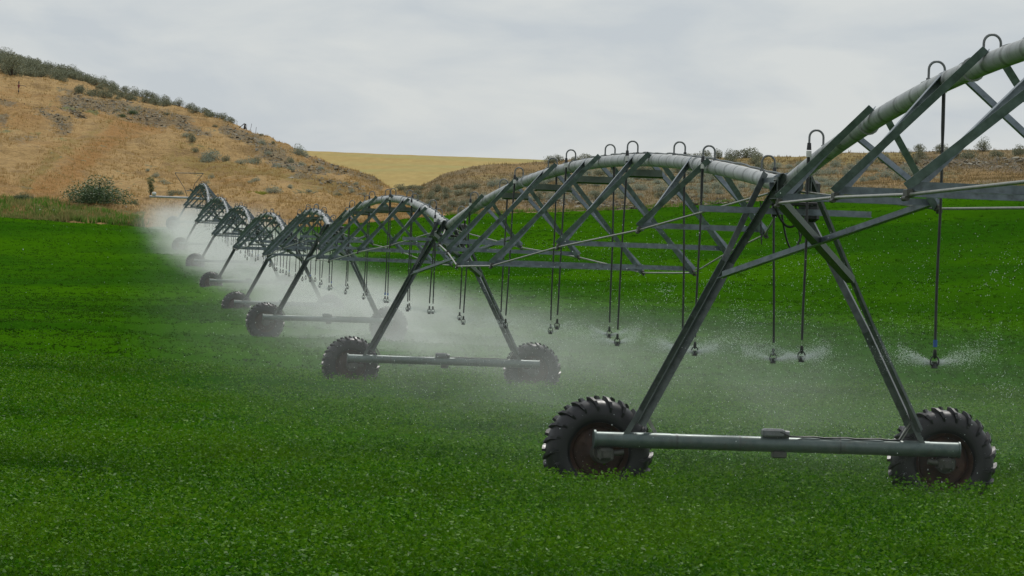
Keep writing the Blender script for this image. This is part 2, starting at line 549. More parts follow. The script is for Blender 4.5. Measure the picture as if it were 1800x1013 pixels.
# single leaves of the crop
def leaves(n, d0, d1, size, hmin, hmax, seed, spread=0.155, stems=True):
    r = np.random.default_rng(seed)
    dd = np.sqrt(r.random(n) * (d1 ** 2 - d0 ** 2) + d0 ** 2)
    xx = (r.random(n) * 2 - 1) * (spread * dd + 1.0)
    if stems:                                    # leaves gather round stems
        k = max(1, n // 7)
        idx = r.integers(0, k, n)
        xx = xx[idx] + r.normal(0, size * 1.2, n)
        dd = dd[idx] + r.normal(0, size * 1.2, n)
    c = canopy(xx, dd)
    if stems:
        top = (r.random(k) ** 1.5)[idx]
        z = soil(xx, dd) + c + hmin + (hmax - hmin) * top * (0.25 + 0.75 * r.random(n))
    else:
        z = soil(xx, dd) + c + hmin + (hmax - hmin) * r.random(n) ** 1.4
    P = np.stack([xx, dd, z], -1)
    return cards(P, size * (0.6 + 0.8 * r.random(n)), r, 0.75)
def cards(P, s, r, flat=0.0, asp=0.55, up=None):
    n = len(P)
    a = r.normal(size=(n, 3)); a[:, 2] *= (1 - flat * 0.6)
    if up is not None: a[:, 2] = np.abs(a[:, 2]) * 0 + up
    a /= np.linalg.norm(a, axis=1)[:, None]
    b = r.normal(size=(n, 3))
    b -= a * (a * b).sum(1)[:, None]
    b /= np.linalg.norm(b, axis=1)[:, None]
    s = np.asarray(s)[:, None]
    V = np.stack([P - a * s * 0.5, P + b * s * asp * 0.5, P + a * s * 0.5, P - b * s * asp * 0.5], 1)
    return V.reshape(-1, 3)
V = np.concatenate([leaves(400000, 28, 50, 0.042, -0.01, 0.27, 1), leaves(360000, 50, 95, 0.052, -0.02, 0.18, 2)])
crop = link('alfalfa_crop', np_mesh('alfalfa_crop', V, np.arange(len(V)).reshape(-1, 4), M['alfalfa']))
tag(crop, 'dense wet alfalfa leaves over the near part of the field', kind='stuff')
V = np.concatenate([leaves(330000, 90, 190, 0.065, -0.03, 0.10, 3), leaves(300000, 185, 350, 0.085, -0.03, 0.09, 4)])
crop = link('alfalfa_crop', np_mesh('alfalfa_crop_far', V, np.arange(len(V)).reshape(-1, 4), M['alfalfa_far']))
tag(crop, 'dense alfalfa leaves over the far part of the field', kind='stuff')

# ------------------------------------------------------------------ hills
def seg_mask(px, py, pts, hw):
    best = np.full(px.shape, 1e9)
    for (x0, y0), (x1, y1) in zip(pts[:-1], pts[1:]):
        dx, dy = x1 - x0, y1 - y0
        t = np.clip(((px - x0) * dx + (py - y0) * dy) / (dx * dx + dy * dy + 1e-9), 0, 1)
        best = np.minimum(best, np.hypot(px - x0 - t * dx, py - y0 - t * dy))
    return np.clip(1.15 - best / hw * 0.6, 0, 1)

class Hill:
    def __init__(s, sky_pts, base_pts, Db, Dr, k, amp):
        s.sx, s.sy = np.array(sky_pts, float).T
        s.bx, s.by = np.array(base_pts, float).T
        s.Db, s.Dr, s.k, s.amp = Db, Dr, k, amp
    def ys(s, x): return np.interp(x, s.sx, s.sy)
    def yb(s, x): return np.interp(x, s.bx, s.by)
    def dist(s, x, t):
        Dr = np.interp(x, [p[0] for p in s.Dr], [p[1] for p in s.Dr])
        Db = np.interp(x, [p[0] for p in s.Db], [p[1] for p in s.Db])
        return Db + (Dr - Db) * np.clip(t, 0, 1) ** s.k
    def pt(s, px, py):
        t = (s.yb(px) - py) / np.maximum(s.yb(px) - s.ys(px), 1.0)
        P = at(px, py, s.dist(px, t))
        P[..., 2] += s.bumpz(P[..., 0], P[..., 1], t)
        return P
    def bumpz(s, X, Y, t):
        e = np.clip(t * 6, 0, 1) * np.clip((1.02 - t) * 8, 0.15, 1)
        return s.amp * (fbm(X * 0.05, Y * 0.05, 5, 3) - 0.5) * e + s.amp * 0.28 * (fbm(X * 0.4, Y * 0.3, 8, 4) - 0.5)
    def mesh(s, name, x0, x1, nx, nt_, mat, masks=None, back=120, drop=25):
        px = np.linspace(x0, x1, nx)
        tt = np.concatenate([np.linspace(-0.12, 1, nt_), [1.02]])
        PX, T = np.meshgrid(px, tt, indexing='ij')
        PY = s.yb(PX) + (s.ys(PX) - s.yb(PX)) * T
        P = at(PX, PY, s.dist(PX, T) + np.minimum(T, 0) * 80)
        P[..., 2] += s.bumpz(P[..., 0], P[..., 1], T)
        # the far side falls away behind the ridge
        last = P[:, -2]
        rows = [P[:, :-1]]
        for f in (0.04, 0.15, 0.4, 1.0):
            q = last.copy()
            q *= 1 + f * back / last[:, 1:2]
            q[:, 2] = last[:, 2] - drop * f ** 1.2
            rows.append(q[:, None, :])
        P = np.concatenate(rows, 1)
        nv = P.shape[1]
        me = np_mesh(name, P.reshape(-1, 3), grid_faces(nx, nv), mat, True)
        col = np.zeros((nx, nv, 4), np.float32)
        if masks:
            n = nt_
            nz = (fbm(PX[:, :n] * 0.08, PY[:, :n] * 0.16, 77, 3) - 0.5)
            for ch, pts, hw, g in masks:
                m = seg_mask(PX[:, :n] + nz * 18, PY[:, :n] + nz * 12, pts, hw) * g
                col[:, :n, ch] = np.maximum(col[:, :n, ch], m)
        ca = me.color_attributes.new('cover', 'FLOAT_COLOR', 'POINT')
        ca.data.foreach_set('color', col.ravel())
        return link(name, me)

LH = Hill([(-500, -20), (-200, 40), (0, 100), (60, 117), (130, 134), (200, 157), (260, 174), (330, 192), (400, 213), (450, 234), (500, 252), (525, 264), (560, 279), (600, 296), (632, 306), (650, 318), (688, 338), (720, 356), (770, 384), (840, 400)],
          [(-500, 372), (0, 381), (250, 399), (560, 401), (700, 396), (770, 390), (840, 404)],
          [(-500, 352), (840, 352)], [(-500, 680), (0, 640), (400, 560), (600, 500), (690, 430), (770, 362), (840, 358)], 1.35, 4.2)
masks_l = [
    (0, [(395, 224), (450, 246), (520, 276), (600, 312), (662, 332)], 7, 1.0),
    (0, [(300, 203), (345, 222), (390, 250), (450, 274), (510, 298), (570, 316)], 6, 1.0),
    (0, [(115, 176), (190, 190), (290, 207)], 10, 0.9),
    (0, [(0, 187), (70, 190), (120, 200), (150, 214)], 4, 0.9),
    (0, [(70, 205), (120, 228)], 8, 0.6),
    (0, [(470, 290), (560, 335), (640, 350)], 6, 0.55),
    (0, [(0, 260), (60, 250)], 8, 0.45),
    (0, [(0, 212), (10, 214)], 5, 1.0),
    (1, [(92, 187), (130, 192), (168, 202)], 5, 0.9),
    (1, [(205, 199), (240, 193)], 4, 0.8),
    (1, [(-100, 365), (0, 362), (100, 372), (250, 388)], 8, 0.6),
    (1, [(0, 232), (70, 236), (110, 250)], 6, 0.35),
    (2, [(300, 277), (340, 282), (400, 297), (470, 315), (540, 332), (600, 343)], 10, 0.85),
    (2, [(40, 318), (100, 275), (160, 238), (195, 216)], 7, 0.5),
    (2, [(400, 240), (420, 250)], 5, 0.4),
    (3, [(60, 340), (140, 290), (210, 235), (260, 215)], 26, 0.75),
    (3, [(-50, 350), (60, 348), (150, 350)], 12, 0.9),
    (3, [(380, 320), (440, 335)], 12, 0.5)]
hl = LH.mesh('left_hill', -480, 800, 640, 230, M['hill'], masks_l)
hl.name = 'hill'
tag(hl, 'steep tan grass hill with scree bands rising at left', kind='structure')

RH = Hill([(640, 352), (690, 338), (705, 334), (740, 326), (780, 306), (830, 293), (870, 289), (960, 284), (1020, 280), (1100, 277), (1250, 277), (1400, 275), (1480, 270), (1600, 267), (1800, 262), (2400, 245)],
          [(640, 400), (800, 378), (1000, 372), (1150, 366), (1500, 344), (1800, 334), (2400, 315)],
          [(640, 370), (770, 366), (850, 352), (2400, 352)], [(640, 430), (720, 450), (900, 470), (2400, 450)], 1.25, 1.2)
masks_r = [
    (0, [(930, 357), (1020, 352), (1080, 362), (1130, 366)], 9, 0.9),
    (0, [(1180, 350), (1260, 358), (1320, 356)], 8, 0.7),
    (0, [(1620, 283), (1700, 284), (1800, 290), (1900, 290)], 9, 1.0),
    (0, [(1560, 290), (1640, 300)], 7, 0.7),
    (0, [(700, 350), (760, 365), (830, 362)], 12, 0.45),
    (2, [(1230, 283), (1340, 279), (1480, 280), (1600, 276)], 9, 0.9),
    (2, [(820, 310), (900, 305)], 6, 0.35),
    (3, [(1480, 312), (1620, 322), (1740, 310), (1900, 310)], 13, 1.0),
    (3, [(780, 315), (880, 298), (960, 292)], 10, 0.6),
    (1, [(1180, 345), (1240, 340)], 8, 0.5), (1, [(1040, 305), (1300, 318), (1480, 325)], 22, 0.5), (1, [(720, 350), (820, 345)], 16, 0.5), (1, [(1580, 300), (1680, 305)], 9, 0.5)]
hr = RH.mesh('right_hill', 650, 2380, 620, 110, M['hill2'], masks_r)
hr.name = 'slope'
tag(hr, 'low sagebrush slope behind the field at right', kind='structure')

WH = Hill([(-600, 232), (300, 258), (530, 265), (700, 272), (960, 281), (1300, 292), (2400, 320)],
          [(-600, 420), (300, 400), (700, 346), (1300, 350), (2400, 360)],
          [(-600, 760), (2400, 760)], [(-600, 1250), (2400, 1250)], 1.5, 0.8)
wh = WH.mesh('wheat', -580, 2300, 200, 60, M['wheat'], None, 700, 60)
wh.name = 'wheat_field'
tag(wh, 'golden wheat field on the smooth hill in the gap', kind='structure')
gx = 9000.0
gm = MB().add([(-gx, -gx, -14), (gx, -gx, -14), (gx, gx, -14), (-gx, gx, -14)], [(0, 1, 2, 3)]).build('ground', M['ground'])
tag(gm, 'dry ground reaching to the horizon', kind='structure')

# ------------------------------------------------------------------ shrubs
def shrub_meshes(name, lobes, n, leaf, mat, w=1.0, h=0.8, seed=0, tall=False):
    """foliage + woody stems, unit size: about 1 wide, h tall"""
    r = np.random.default_rng(seed)
    cs, P, S = [], [], []
    for i in range(lobes):
        a = r.random() * 2 * math.pi
        q = r.random() ** 0.6
        R = 0.17 + 0.12 * r.random()
        if tall: c = np.array([0.17 * math.cos(a) * q, 0.17 * math.sin(a) * q, h * (0.25 + 0.62 * i / lobes)]); R *= 0.8
        else: c = np.array([0.36 * math.cos(a) * q, 0.36 * math.sin(a) * q, h * (0.14 + 0.42 * (1 - q) * r.random() + 0.16 * r.random() * (1.2 - q))]); R *= 1.12
        cs.append((c, R))
        m = n // lobes
        d = r.normal(size=(m, 3)); d /= np.linalg.norm(d, axis=1)[:, None]
        rad = R * (0.55 + 0.5 * r.random(m) ** 0.5)
        p = c + d * rad[:, None] * np.array([1.1, 1.1, 0.9])
        p[:, 2] = np.where(p[:, 2] < 0.01, 0.3 * r.random(m) * h, p[:, 2])
        P.append(p)
    P = np.concatenate(P)
    V = cards(P, leaf * (0.6 + 0.9 * r.random(len(P))), r, 0.0, 0.6)
    fol = np_mesh(name + '_foliage', V, np.arange(len(V)).reshape(-1, 4), mat)
    st = MB()
    for c, R in cs[:7]:
        st.tube([(0, 0, -0.08), (c[0] * 0.5, c[1] * 0.5, c[2] * 0.45), tuple(c)], [0.03, 0.02, 0.008], 5)
    return fol, st.mesh(name + '_stem', M['branch'])
SAGE = [shrub_meshes('sagebrush', 8 + i, 1500, 0.05, M['sage'], seed=20 + i, h=0.92 + 0.06 * i) for i in range(5)]
PALE = [shrub_meshes('sagebrush', 8 + i, 1300, 0.05, M['sage_pale'], seed=40 + i, h=0.85) for i in range(3)]
GREEN = shrub_meshes('bush', 22, 7000, 0.03, M['willow'], seed=60, h=0.75)
NARROW = shrub_meshes('tree', 14, 2600, 0.05, M['willow'], seed=61, h=1.9, tall=True)
RABBIT = [shrub_meshes('rabbitbrush', 8, 1300, 0.055, M['rabbit'], seed=70 + i, h=0.6) for i in range(2)]
def put_shrub(name, ms, P, width, label, cat, group=None, zs=1.0, r=rnd):
    e = empty(name, label, cat, group)
    e.location = (P[0], P[1], P[2] - 0.03 * width)
    e.rotation_euler = (0, 0, r.random() * 6.28)
    e.scale = (width, width, width * zs)
    link('foliage', ms[0], e)
    link('stem', ms[1], e)
    return e
def shrub_px(hill, ms, px, py, wpx, *a, **k):
    P = hill.pt(np.array(px, float), np.array(py, float))
    return put_shrub(a[0], ms, P, wpx * P[1] / F, *a[1:], **k)

# the dense belt along the crest of the left hill
x = -30.0
gb = 'sagebrush belt along the crest of the left hill'
while x < 405:
    y0 = float(LH.ys(x))
    rows = 5 if x < 30 else 4 if x < 70 else 3 if x < 130 else 2 if x < 300 else 1
    for k in range(rows):
        if x > 370 and rnd.random() < 0.3: continue
        yy = y0 + 2 + k * (8 - min(k, 2) if x < 130 else 5.5) + rnd.uniform(-1.5, 1.5)
        wpx = rnd.uniform(23, 34) * (1 if x < 200 else 0.82)
        shrub_px(LH, rnd.choice(SAGE), x + rnd.uniform(-5, 5), yy, wpx, 'sagebrush',
                 'dark grey-green sagebrush in the dense belt along the left hill crest', 'shrub', gb, zs=rnd.uniform(0.8, 1.02))
    x += rnd.uniform(10, 14)
# the ones that stand free below the crest
ind = [(20, 148, 42, 0), (46, 146, 26, 0), (100, 146, 26, 0), (112, 148, 16, 0), (145, 166, 24, 0), (157, 171, 20, 0), (170, 170, 22, 0), (182, 174, 22, 0), (192, 173, 16, 0), (208, 178, 14, 0),
       (332, 252, 22, 0), (345, 253, 16, 0), (325, 260, 14, 1), (336, 266, 17, 0), (342, 271, 13, 0), (373, 277, 34, 1), (364, 277, 20, 1), (397, 281, 19, 0),
       (443, 255, 24, 1), (439, 271, 16, 1), (422, 291, 15, 1), (441, 291, 22, 1), (450, 291, 18, 0), (460, 278, 13, 1), (471, 284, 12, 1), (486, 299, 14, 1), (491, 305, 11, 1), (504, 309, 18, 1), (511, 312, 13, 1),
       (510, 293, 15, 0), (524, 290, 22, 1), (532, 291, 18, 1), (531, 301, 15, 1), (372, 306, 12, 1), (261, 300, 9, 1), (274, 303, 12, 1), (286, 307, 12, 1), (295, 311, 15, 1), (306, 336, 20, 0), (316, 336, 18, 0),
       (363, 321, 14, 1), (360, 329, 12, 1), (436, 330, 13, 1), (449, 330, 14, 1), (480, 343, 24, 1), (405, 352, 13, 1), (511, 341, 12, 1), (526, 347, 13, 0), (542, 344, 11, 1), (552, 346, 14, 1),
       (566, 309, 14, 1), (576, 316, 13, 1), (593, 351, 14, 0), (552, 301, 10, 1), (627, 341, 12, 1), (618, 350, 12, 1), (606, 342, 9, 1), (640, 352, 9, 1), (378, 218, 9, 0), (295, 205, 9, 0), (459, 238, 7, 0), (480, 250, 7, 0),
       (492, 255, 8, 0), (34, 232, 9, 1), (10, 345, 12, 1), (40, 352, 14, 1)]
for px, py, wpx, pale in ind:
    shrub_px(LH, rnd.choice(PALE if pale else SAGE), px, py + 1, wpx * 1.12, 'pale_shrub' if pale else 'sagebrush',
             'small pale grey-green shrub dotted on the tan slope of the left hill' if pale else 'dark round sagebrush standing free on the open tan slope of the left hill',
             'shrub', 'pale shrubs on the left slope' if pale else 'dark sagebrushes free on the left slope', zs=rnd.uniform(0.95, 1.3))
shrub_px(LH, RABBIT[0], 446, 344, 26, 'rabbitbrush', 'larger olive-brown rabbitbrush left of the bright yellow-green bush on the slope', 'shrub', zs=0.9)
shrub_px(LH, RABBIT[1], 462, 344, 20, 'rabbitbrush', 'bright yellow-green rabbitbrush beside a pale round sagebrush on the slope', 'shrub', zs=0.9)
shrub_px(LH, GREEN, 174, 370, 118, 'willow_bush', 'big dark green spreading bush at the foot of the left hill', 'bush', zs=0.66)
shrub_px(LH, NARROW, 264, 341, 21, 'sapling', 'narrow upright green sapling left of the far end of the machine', 'tree', zs=1.0)
shrub_px(LH, GREEN, 236, 369, 16, 'willow_bush', 'little green bush touching the right end of the big spreading bush', 'bush', zs=1.0)
shrub_px(LH, GREEN, 40, 362, 40, 'willow_bush', 'low grey-green bush at far left above the field edge', 'bush', zs=0.6)
shrub_px(LH, GREEN, 586, 392, 26, 'willow_bush', 'leafy green bush at the field edge behind the third and fourth arches', 'bush', zs=1.1)
shrub_px(LH, GREEN, 68, 187, 11, 'green_shrub', 'small bright green shrub at the left end of the green strip on the hill', 'shrub')
shrub_px(LH, GREEN, 215, 203, 16, 'green_shrub', 'small green shrub left of its twin in the middle of the left hill', 'shrub', zs=0.7)
shrub_px(LH, GREEN, 233, 199, 18, 'green_shrub', 'rounder yellowish green shrub, right of its twin, in the middle of the left hill', 'shrub', zs=0.8)
# the right slope
gr_ = 0
taken = []
def far_enough(px, py, w):
    for a, b, c in taken:
        if abs(px - a) < (w + c) * 0.36 and abs(py - b) < (w + c) * 0.17: return False
    taken.append((px, py, w)); return True
def rs(px, py, w, pale, label, group, zs=None):
    global gr_
    if py < RH.ys(px) or py > RH.yb(px): return
    gr_ += 1
    shrub_px(RH, rnd.choice(PALE if pale else SAGE), px, py, w, 'pale_shrub' if pale else 'sagebrush', label, 'shrub', group, zs=zs or rnd.uniform(0.85, 1.15))
for k in range(600):                                  # dark thicket in the ravine behind the second arch
    px = rnd.uniform(702, 835); py = rnd.uniform(336, 386)
    if py < 334 + max(0, (770 - px)) * 0.0: continue
    if py > 350 + (px - 700) * 0.5: continue
    w_ = rnd.uniform(15, 23)
    if far_enough(px, py, w_): rs(px, py, w_, 0, 'dark sagebrush in the thicket of the ravine behind the second arch', 'sagebrush thicket in the ravine')
for px, py, w_ in [(1240, 279, 20), (1262, 278, 18), (1288, 278, 22), (1315, 278, 30), (1332, 279, 16), (1222, 286, 20), (965, 287, 20), (980, 285, 16), (1030, 283, 22), (1012, 284, 14), (1210, 279, 14)]:
    rs(px, py, w_ * 1.25, 0, 'dark sagebrush breaking the skyline above the arch nearest the camera', 'sagebrush on the right skyline', 1.15); taken.append((px, py, w_))
for k in range(110):
    px = rnd.uniform(1590, 1830); py = float(RH.ys(px)) + rnd.uniform(1, 12); w_ = rnd.uniform(22, 36)
    if far_enough(px, py, w_): rs(px, py, w_, 0, 'grey sagebrush along the top of the rocky bank at far right', 'sagebrush above the rocky bank', 1.1)
for k in range(2600):
    px = rnd.uniform(840, 1620); py = rnd.uniform(288, 352)
    yb, ys = float(RH.yb(px)), float(RH.ys(px))
    lim = yb - (20 if px < 1150 else 12)
    if px > 1480: lim = min(lim, 318)
    if py > lim or (px < 960 and py < 328): continue
    if 1340 < px < 1500 and py < 292 and rnd.random() < 0.5: continue
    pale = rnd.random() < (0.85 if py > ys + 32 else 0.4)
    w_ = rnd.uniform(20, 34) if not pale else rnd.uniform(17, 30)
    if gr_ > 290: break
    if far_enough(px, py, w_):
        rs(px, py, w_, pale, 'pale grey-green shrub on the brown slope behind the nearest arch' if pale else 'dark sagebrush mounded on the brown slope behind the nearest arch',
           'pale shrubs on the right slope' if pale else 'dark sagebrush on the right slope')

# ------------------------------------------------------------------ ground cover and tufts
def tufts(name, pts, h, mat, label, n_per=6, seed=5):
    r = np.random.default_rng(seed)
    P = np.repeat(pts, n_per, 0)
    hh = np.repeat(h, n_per) * (0.6 + 0.6 * r.random(len(P)))
    P = P + r.normal(size=P.shape) * np.array([0.5, 0.5, 0.0]) * hh[:, None] * 0.8
    lean = r.normal(size=(len(P), 3)) * 0.28; lean[:, 2] = 1
    top = P + lean * hh[:, None]
    side = r.normal(size=(len(P), 3)); side[:, 2] = 0
    side = side / np.linalg.norm(side, axis=1)[:, None] * (hh * 0.16)[:, None]
    V = np.stack([P - side - [0, 0, 0.1], P + side - [0, 0, 0.1], top], 1).reshape(-1, 3)
    o = link(name, np_mesh(name, V, np.arange(len(V)).reshape(-1, 3), mat))
    return tag(o, label, kind='stuff')
r = np.random.default_rng(91)
n = 42000
tx = r.uniform(-40, 770, n); tt = r.random(n)
ty = LH.yb(tx) + (LH.ys(tx) - LH.yb(tx)) * tt
keep = vn(tx * 0.05, ty * 0.08, 4) > 0.3
P = LH.pt(tx[keep], ty[keep])
tufts('dry_grass', P, 0.12 + 0.25 * r.random(len(P)) ** 2, M['straw'], 'dry straw-coloured grass tufts over the left hill', 4)
n = 22000
tx = r.uniform(700, 1850, n); tt = r.random(n)
ty = RH.yb(tx) + (RH.ys(tx) - RH.yb(tx)) * tt
P = RH.pt(tx, ty)
tufts('dry_grass', P, 0.12 + 0.24 * r.random(len(P)) ** 2, M['straw_dull'], 'dry grass tufts over the right slope', 4, 6)
# tall weeds along the far edge of the field
n = 3000
tx = np.concatenate([r.uniform(-60, 250, n), r.uniform(740, 1850, 1500)])
ty = np.concatenate([LH.yb(tx[:n]) - r.random(n) ** 1.6 * np.interp(tx[:n], [-60, 100, 250], [20, 22, 10]), RH.yb(tx[n:]) - r.random(1500) * np.interp(tx[n:], [740, 1500, 1850], [1, 4, 8])])
P = np.concatenate([LH.pt(tx[:n], ty[:n]), RH.pt(tx[n:], ty[n:])])
tufts('weeds', P, np.concatenate([0.15 + 0.4 * r.random(n) ** 2, 0.12 + 0.2 * r.random(1500)]), M['weed'], 'tall green weeds along the far edge of the field', 7, 8)
# loose scree
def scree(hill, masks, n, seed, label):
    r = np.random.default_rng(seed)
    V = []
    tot = sum(math.dist(p[0], p[-1]) * hw for _, p, hw, g in masks)
    for _, pts, hw, g in masks:
        m = int(n * math.dist(pts[0], pts[-1]) * hw / tot)
        i = r.integers(0, len(pts) - 1, m); f = r.random(m)
        pa = np.array(pts, float)
        q = pa[i] * (1 - f[:, None]) + pa[i + 1] * f[:, None] + r.normal(size=(m, 2)) * hw * 0.55
        q[:, 1] = np.clip(q[:, 1], hill.ys(q[:, 0]) + 1, hill.yb(q[:, 0]))
        P = hill.pt(q[:, 0], q[:, 1])
        s = 0.12 + 0.32 * r.random(m) ** 3
        d = r.normal(size=(m, 4, 3)); d /= np.linalg.norm(d, axis=2)[..., None]
        V.append(P[:, None, :] + d * s[:, None, None] * np.array([1.2, 1.2, 0.7]))
    V = np.concatenate(V)
    k = len(V)
    b = np.arange(k)[:, None, None] * 4 + np.array([[0, 1, 2], [0, 3, 1], [1, 3, 2], [2, 3, 0]])[None]
    o = link('scree', np_mesh('scree', V.reshape(-1, 3), b.reshape(-1, 3), M['stone']))
    return tag(o, label, kind='stuff')
scree(LH, [m for m in masks_l if m[0] == 0][:6], 5200, 3, 'loose grey stones in bands on the left hill')
scree(RH, [m for m in masks_r if m[0] == 0][:4], 2600, 4, 'loose stones on the cut banks of the right slope')
def rock_mesh(seed, flat=0.5):
    r = np.random.default_rng(seed)
    import bmesh
    bm = bmesh.new()
    bmesh.ops.create_icosphere(bm, subdivisions=2, radius=0.5)
    pl = r.normal(size=(9, 3)); pl /= np.linalg.norm(pl, axis=1)[:, None]
    off = 0.28 + 0.14 * r.random(9)
    for v in bm.verts:
        c = np.array(v.co)
        for n_, o in zip(pl, off):
            e = c @ n_ - o
            if e > 0: c = c - n_ * e
        v.co = c * np.array([1.3, 1.0, flat])
    me = bpy.data.meshes.new('rock'); bm.to_mesh(me); bm.free()
    me.materials.append(M['stone'])
    return me
ROCKS = [rock_mesh(i, 0.4 + 0.12 * i) for i in range(4)]
for px, py, wpx in [(1704, 289, 10), (1712, 284, 8), (1722, 284, 16), (1733, 284, 12), (1716, 280, 6), (1752, 277, 8), (1756, 280, 9), (1765, 279, 11), (1771, 280, 7), (1786, 279, 16), (1793, 283, 15), (1800, 279, 12), (1741, 286, 6), (1697, 284, 6), (1650, 279, 7), (1680, 281, 5), (1812, 284, 14)]:
    P = RH.pt(np.array(px, float), np.array(py, float))
    o = link('rock', rnd.choice(ROCKS))
    s = wpx * P[1] / F
    o.location = (P[0], P[1], P[2] + 0.1 * s)
    o.rotation_euler = (rnd.uniform(-.3, .3), rnd.uniform(-.3, .3), rnd.random() * 6)
    o.scale = (s, s, s)
    tag(o, 'angular grey boulder in the heap on the bank at far right', 'rock', 'boulders heaped on the bank')
# crest details: timber brace, thin fence posts, red-topped post
def place(e, hill, px, py, dz=0.0):
    P = hill.pt(np.array(px, float), np.array(py, float))
    e.location = (P[0], P[1], P[2] + dz)
    return P[1] / F
e = empty('fence_brace', 'dark leaning timber brace, standing black against the sky on the left hill crest', 'fence')
s = place(e, LH, 430, 227)
MB().box((0, 0, 4.2 * s), (3.2 * s, 2 * s, 12 * s), Matrix.Rotation(0.15, 3, 'Y').to_3x3()).box((1.8 * s, 0, 3 * s), (1.6 * s, 1.6 * s, 10 * s), Matrix.Rotation(-0.3, 3, 'Y').to_3x3()).build('post', M['wood'], e)
MB().tube([(-10 * s, 0, 2 * s), (-.5 * s, 0, 10.5 * s)], 0.7 * s, 6).build('rail', M['wood'], e)
for px, py, ln, lean, lb in [(433.5, 226, 9, 0.0, 'thin fence post on the crest, right against the dark timber brace'), (439.5, 229, 12, 0.22, 'thin leaning fence post in the middle of three right of the timber brace'), (449, 233, 12, 0.1, 'thin fence post, rightmost of three right of the timber brace')]:
    e = MB()
    o = link('fence_post', None) if False else None
    P = LH.pt(np.array(px, float), np.array(py, float)); s = P[1] / F
    e.tube([(0, 0, -0.3), (lean * ln * s, 0, ln * s)], 0.35 * s, 5)
    o = e.build('fence_post', M['wood'])
    o.location = P
    tag(o, lb, 'post', 'fence posts on the left crest')
for px, py, ln, lb in [(1605, 276, 9, 'dark fence post at the left end of the rocky bank'), (1683, 272, 7, 'short dark fence post on the rocky bank between sagebrushes'), (42.5, 186, 8, 'short wooden post below the red-topped post on the left hill')]:
    H_ = RH if px > 800 else LH
    P = H_.pt(np.array(px, float), np.array(py, float)); s = P[1] / F
    o = MB().tube([(0, 0, -0.3), (0.2 * s, 0, ln * s)], 0.8 * s, 6).build('fence_post', M['wood'])
    o.location = P
    tag(o, lb, 'post')
e = empty('standpipe', 'dark red tapered box on a thin black post with side arm on the left hill', 'standpipe')
s = place(e, LH, 32.5, 166)
MB().tube([(0, 0, -0.2), (0, 0, 16 * s)], 0.6 * s, 8).build('post', M['dark'], e)
MB().lathe([(1.0 * s, 8.5 * s), (2.4 * s, 14.5 * s), (1.2 * s, 15 * s)], 12, 'Z', close=False).build('hopper', M['red'], e)
MB().tube([(0, 0, 14 * s), (6 * s, 0, 13.6 * s), (13 * s, 0, 12.4 * s)], 0.45 * s, 6).build('arm', M['dark'], e)
MB().box((0, 0, 18 * s), (2.0 * s, 2.0 * s, 4 * s), bev=0.4 * s).box((0, 0, 20.3 * s), (2 * s, 2 * s, 0.9 * s)).build('cap', M['gearbox'], e)
MB().box((0, 0, 3.4 * s), (2.4 * s, 2.4 * s, 3 * s), bev=0.5 * s).build('valve', M['gearbox'], e)

# ------------------------------------------------------------------ the irrigation machine
PIPEZ = 3.84
PR = 0.095
# wheel ----------------------------------------------------------------
def tyre_mesh():
    b = MB()
    hw = 0.185
    prof = []
    for a in np.linspace(-112, 112, 17):                       # rounded carcass from inner bead over the tread
        q = math.radians(a)
        y = hw * math.sin(q) * (1.0 if abs(a) < 90 else 1.0)
        rr = 0.43 + 0.175 * math.copysign(abs(math.cos(q)) ** 0.72, math.cos(q))
        prof.append((rr, y))
    prof += [(0.34, 0.13), (0.34, -0.13)]
    b.lathe(prof, 56)
    n = 21
    for side in (-1, 1):
        for k in range(n):
            t0 = 2 * math.pi * (k + (0.5 if side > 0 else 0)) / n
            st = []
            for j, (y, rr, dt) in enumerate([(0.02, 0.607, 0.0), (0.08, 0.597, 0.055), (0.14, 0.565, 0.11), (0.178, 0.52, 0.15), (0.186, 0.47, 0.165)]):
                t = t0 - dt
                st.append((y * side, rr, t))
            hgt = [0.038, 0.038, 0.038, 0.026, 0.005]
            wd = [0.013, 0.015, 0.017, 0.015, 0.010]
            vs = []
            for (y, rr, t), hh, ww in zip(st, hgt, wd):
                nrm_r, nrm_y = (1.0, 0.0) if rr > 0.58 else ((0.75, 0.66 * side) if rr > 0.54 else (0.25, 0.97 * side))
                for dr, dw in ((-0.012, -ww * 1.3), (hh, -ww), (hh, ww), (-0.012, ww * 1.3)):
                    r2 = rr + dr * nrm_r; y2 = y + dr * nrm_y; t2 = t + dw / rr
                    vs.append((r2 * math.cos(t2), y2, r2 * math.sin(t2)))
            fs = []
            for i in range(len(st) - 1):
                for q in range(4):
                    fs.append((i * 4 + q, i * 4 + (q + 1) % 4, (i + 1) * 4 + (q + 1) % 4, (i + 1) * 4 + q))
            fs += [(3, 2, 1, 0), tuple(len(vs) - 4 + i for i in range(4))]
            b.add(vs, fs)
    return b.mesh('tyre', M['tyre'])
def rim_mesh():
    b = MB()
    b.lathe([(0.345, -0.135), (0.365, -0.14), (0.365, -0.125), (0.325, -0.115), (0.31, 0.0), (0.325, 0.115), (0.365, 0.125), (0.365, 0.14), (0.345, 0.135), (0.30, 0.02), (0.29, -0.02), (0.30, -0.1)], 40)
    b.lathe([(0.31, -0.03), (0.24, -0.055), (0.15, -0.03), (0.12, -0.07), (0.0, -0.07), (0.0, -0.04), (0.12, -0.03), (0.15, 0.0), (0.24, -0.02), (0.31, 0.0)], 40)
    for k in range(8):
        t = k * math.pi / 4
        b.tube([(0.19 * math.cos(t), -0.075, 0.19 * math.sin(t)), (0.19 * math.cos(t), -0.03, 0.19 * math.sin(t))], 0.014, 6)
    return b.mesh('rim', M['rim'])
TYRE, RIM = tyre_mesh(), rim_mesh()
XN = Vector((1, 0, 0))
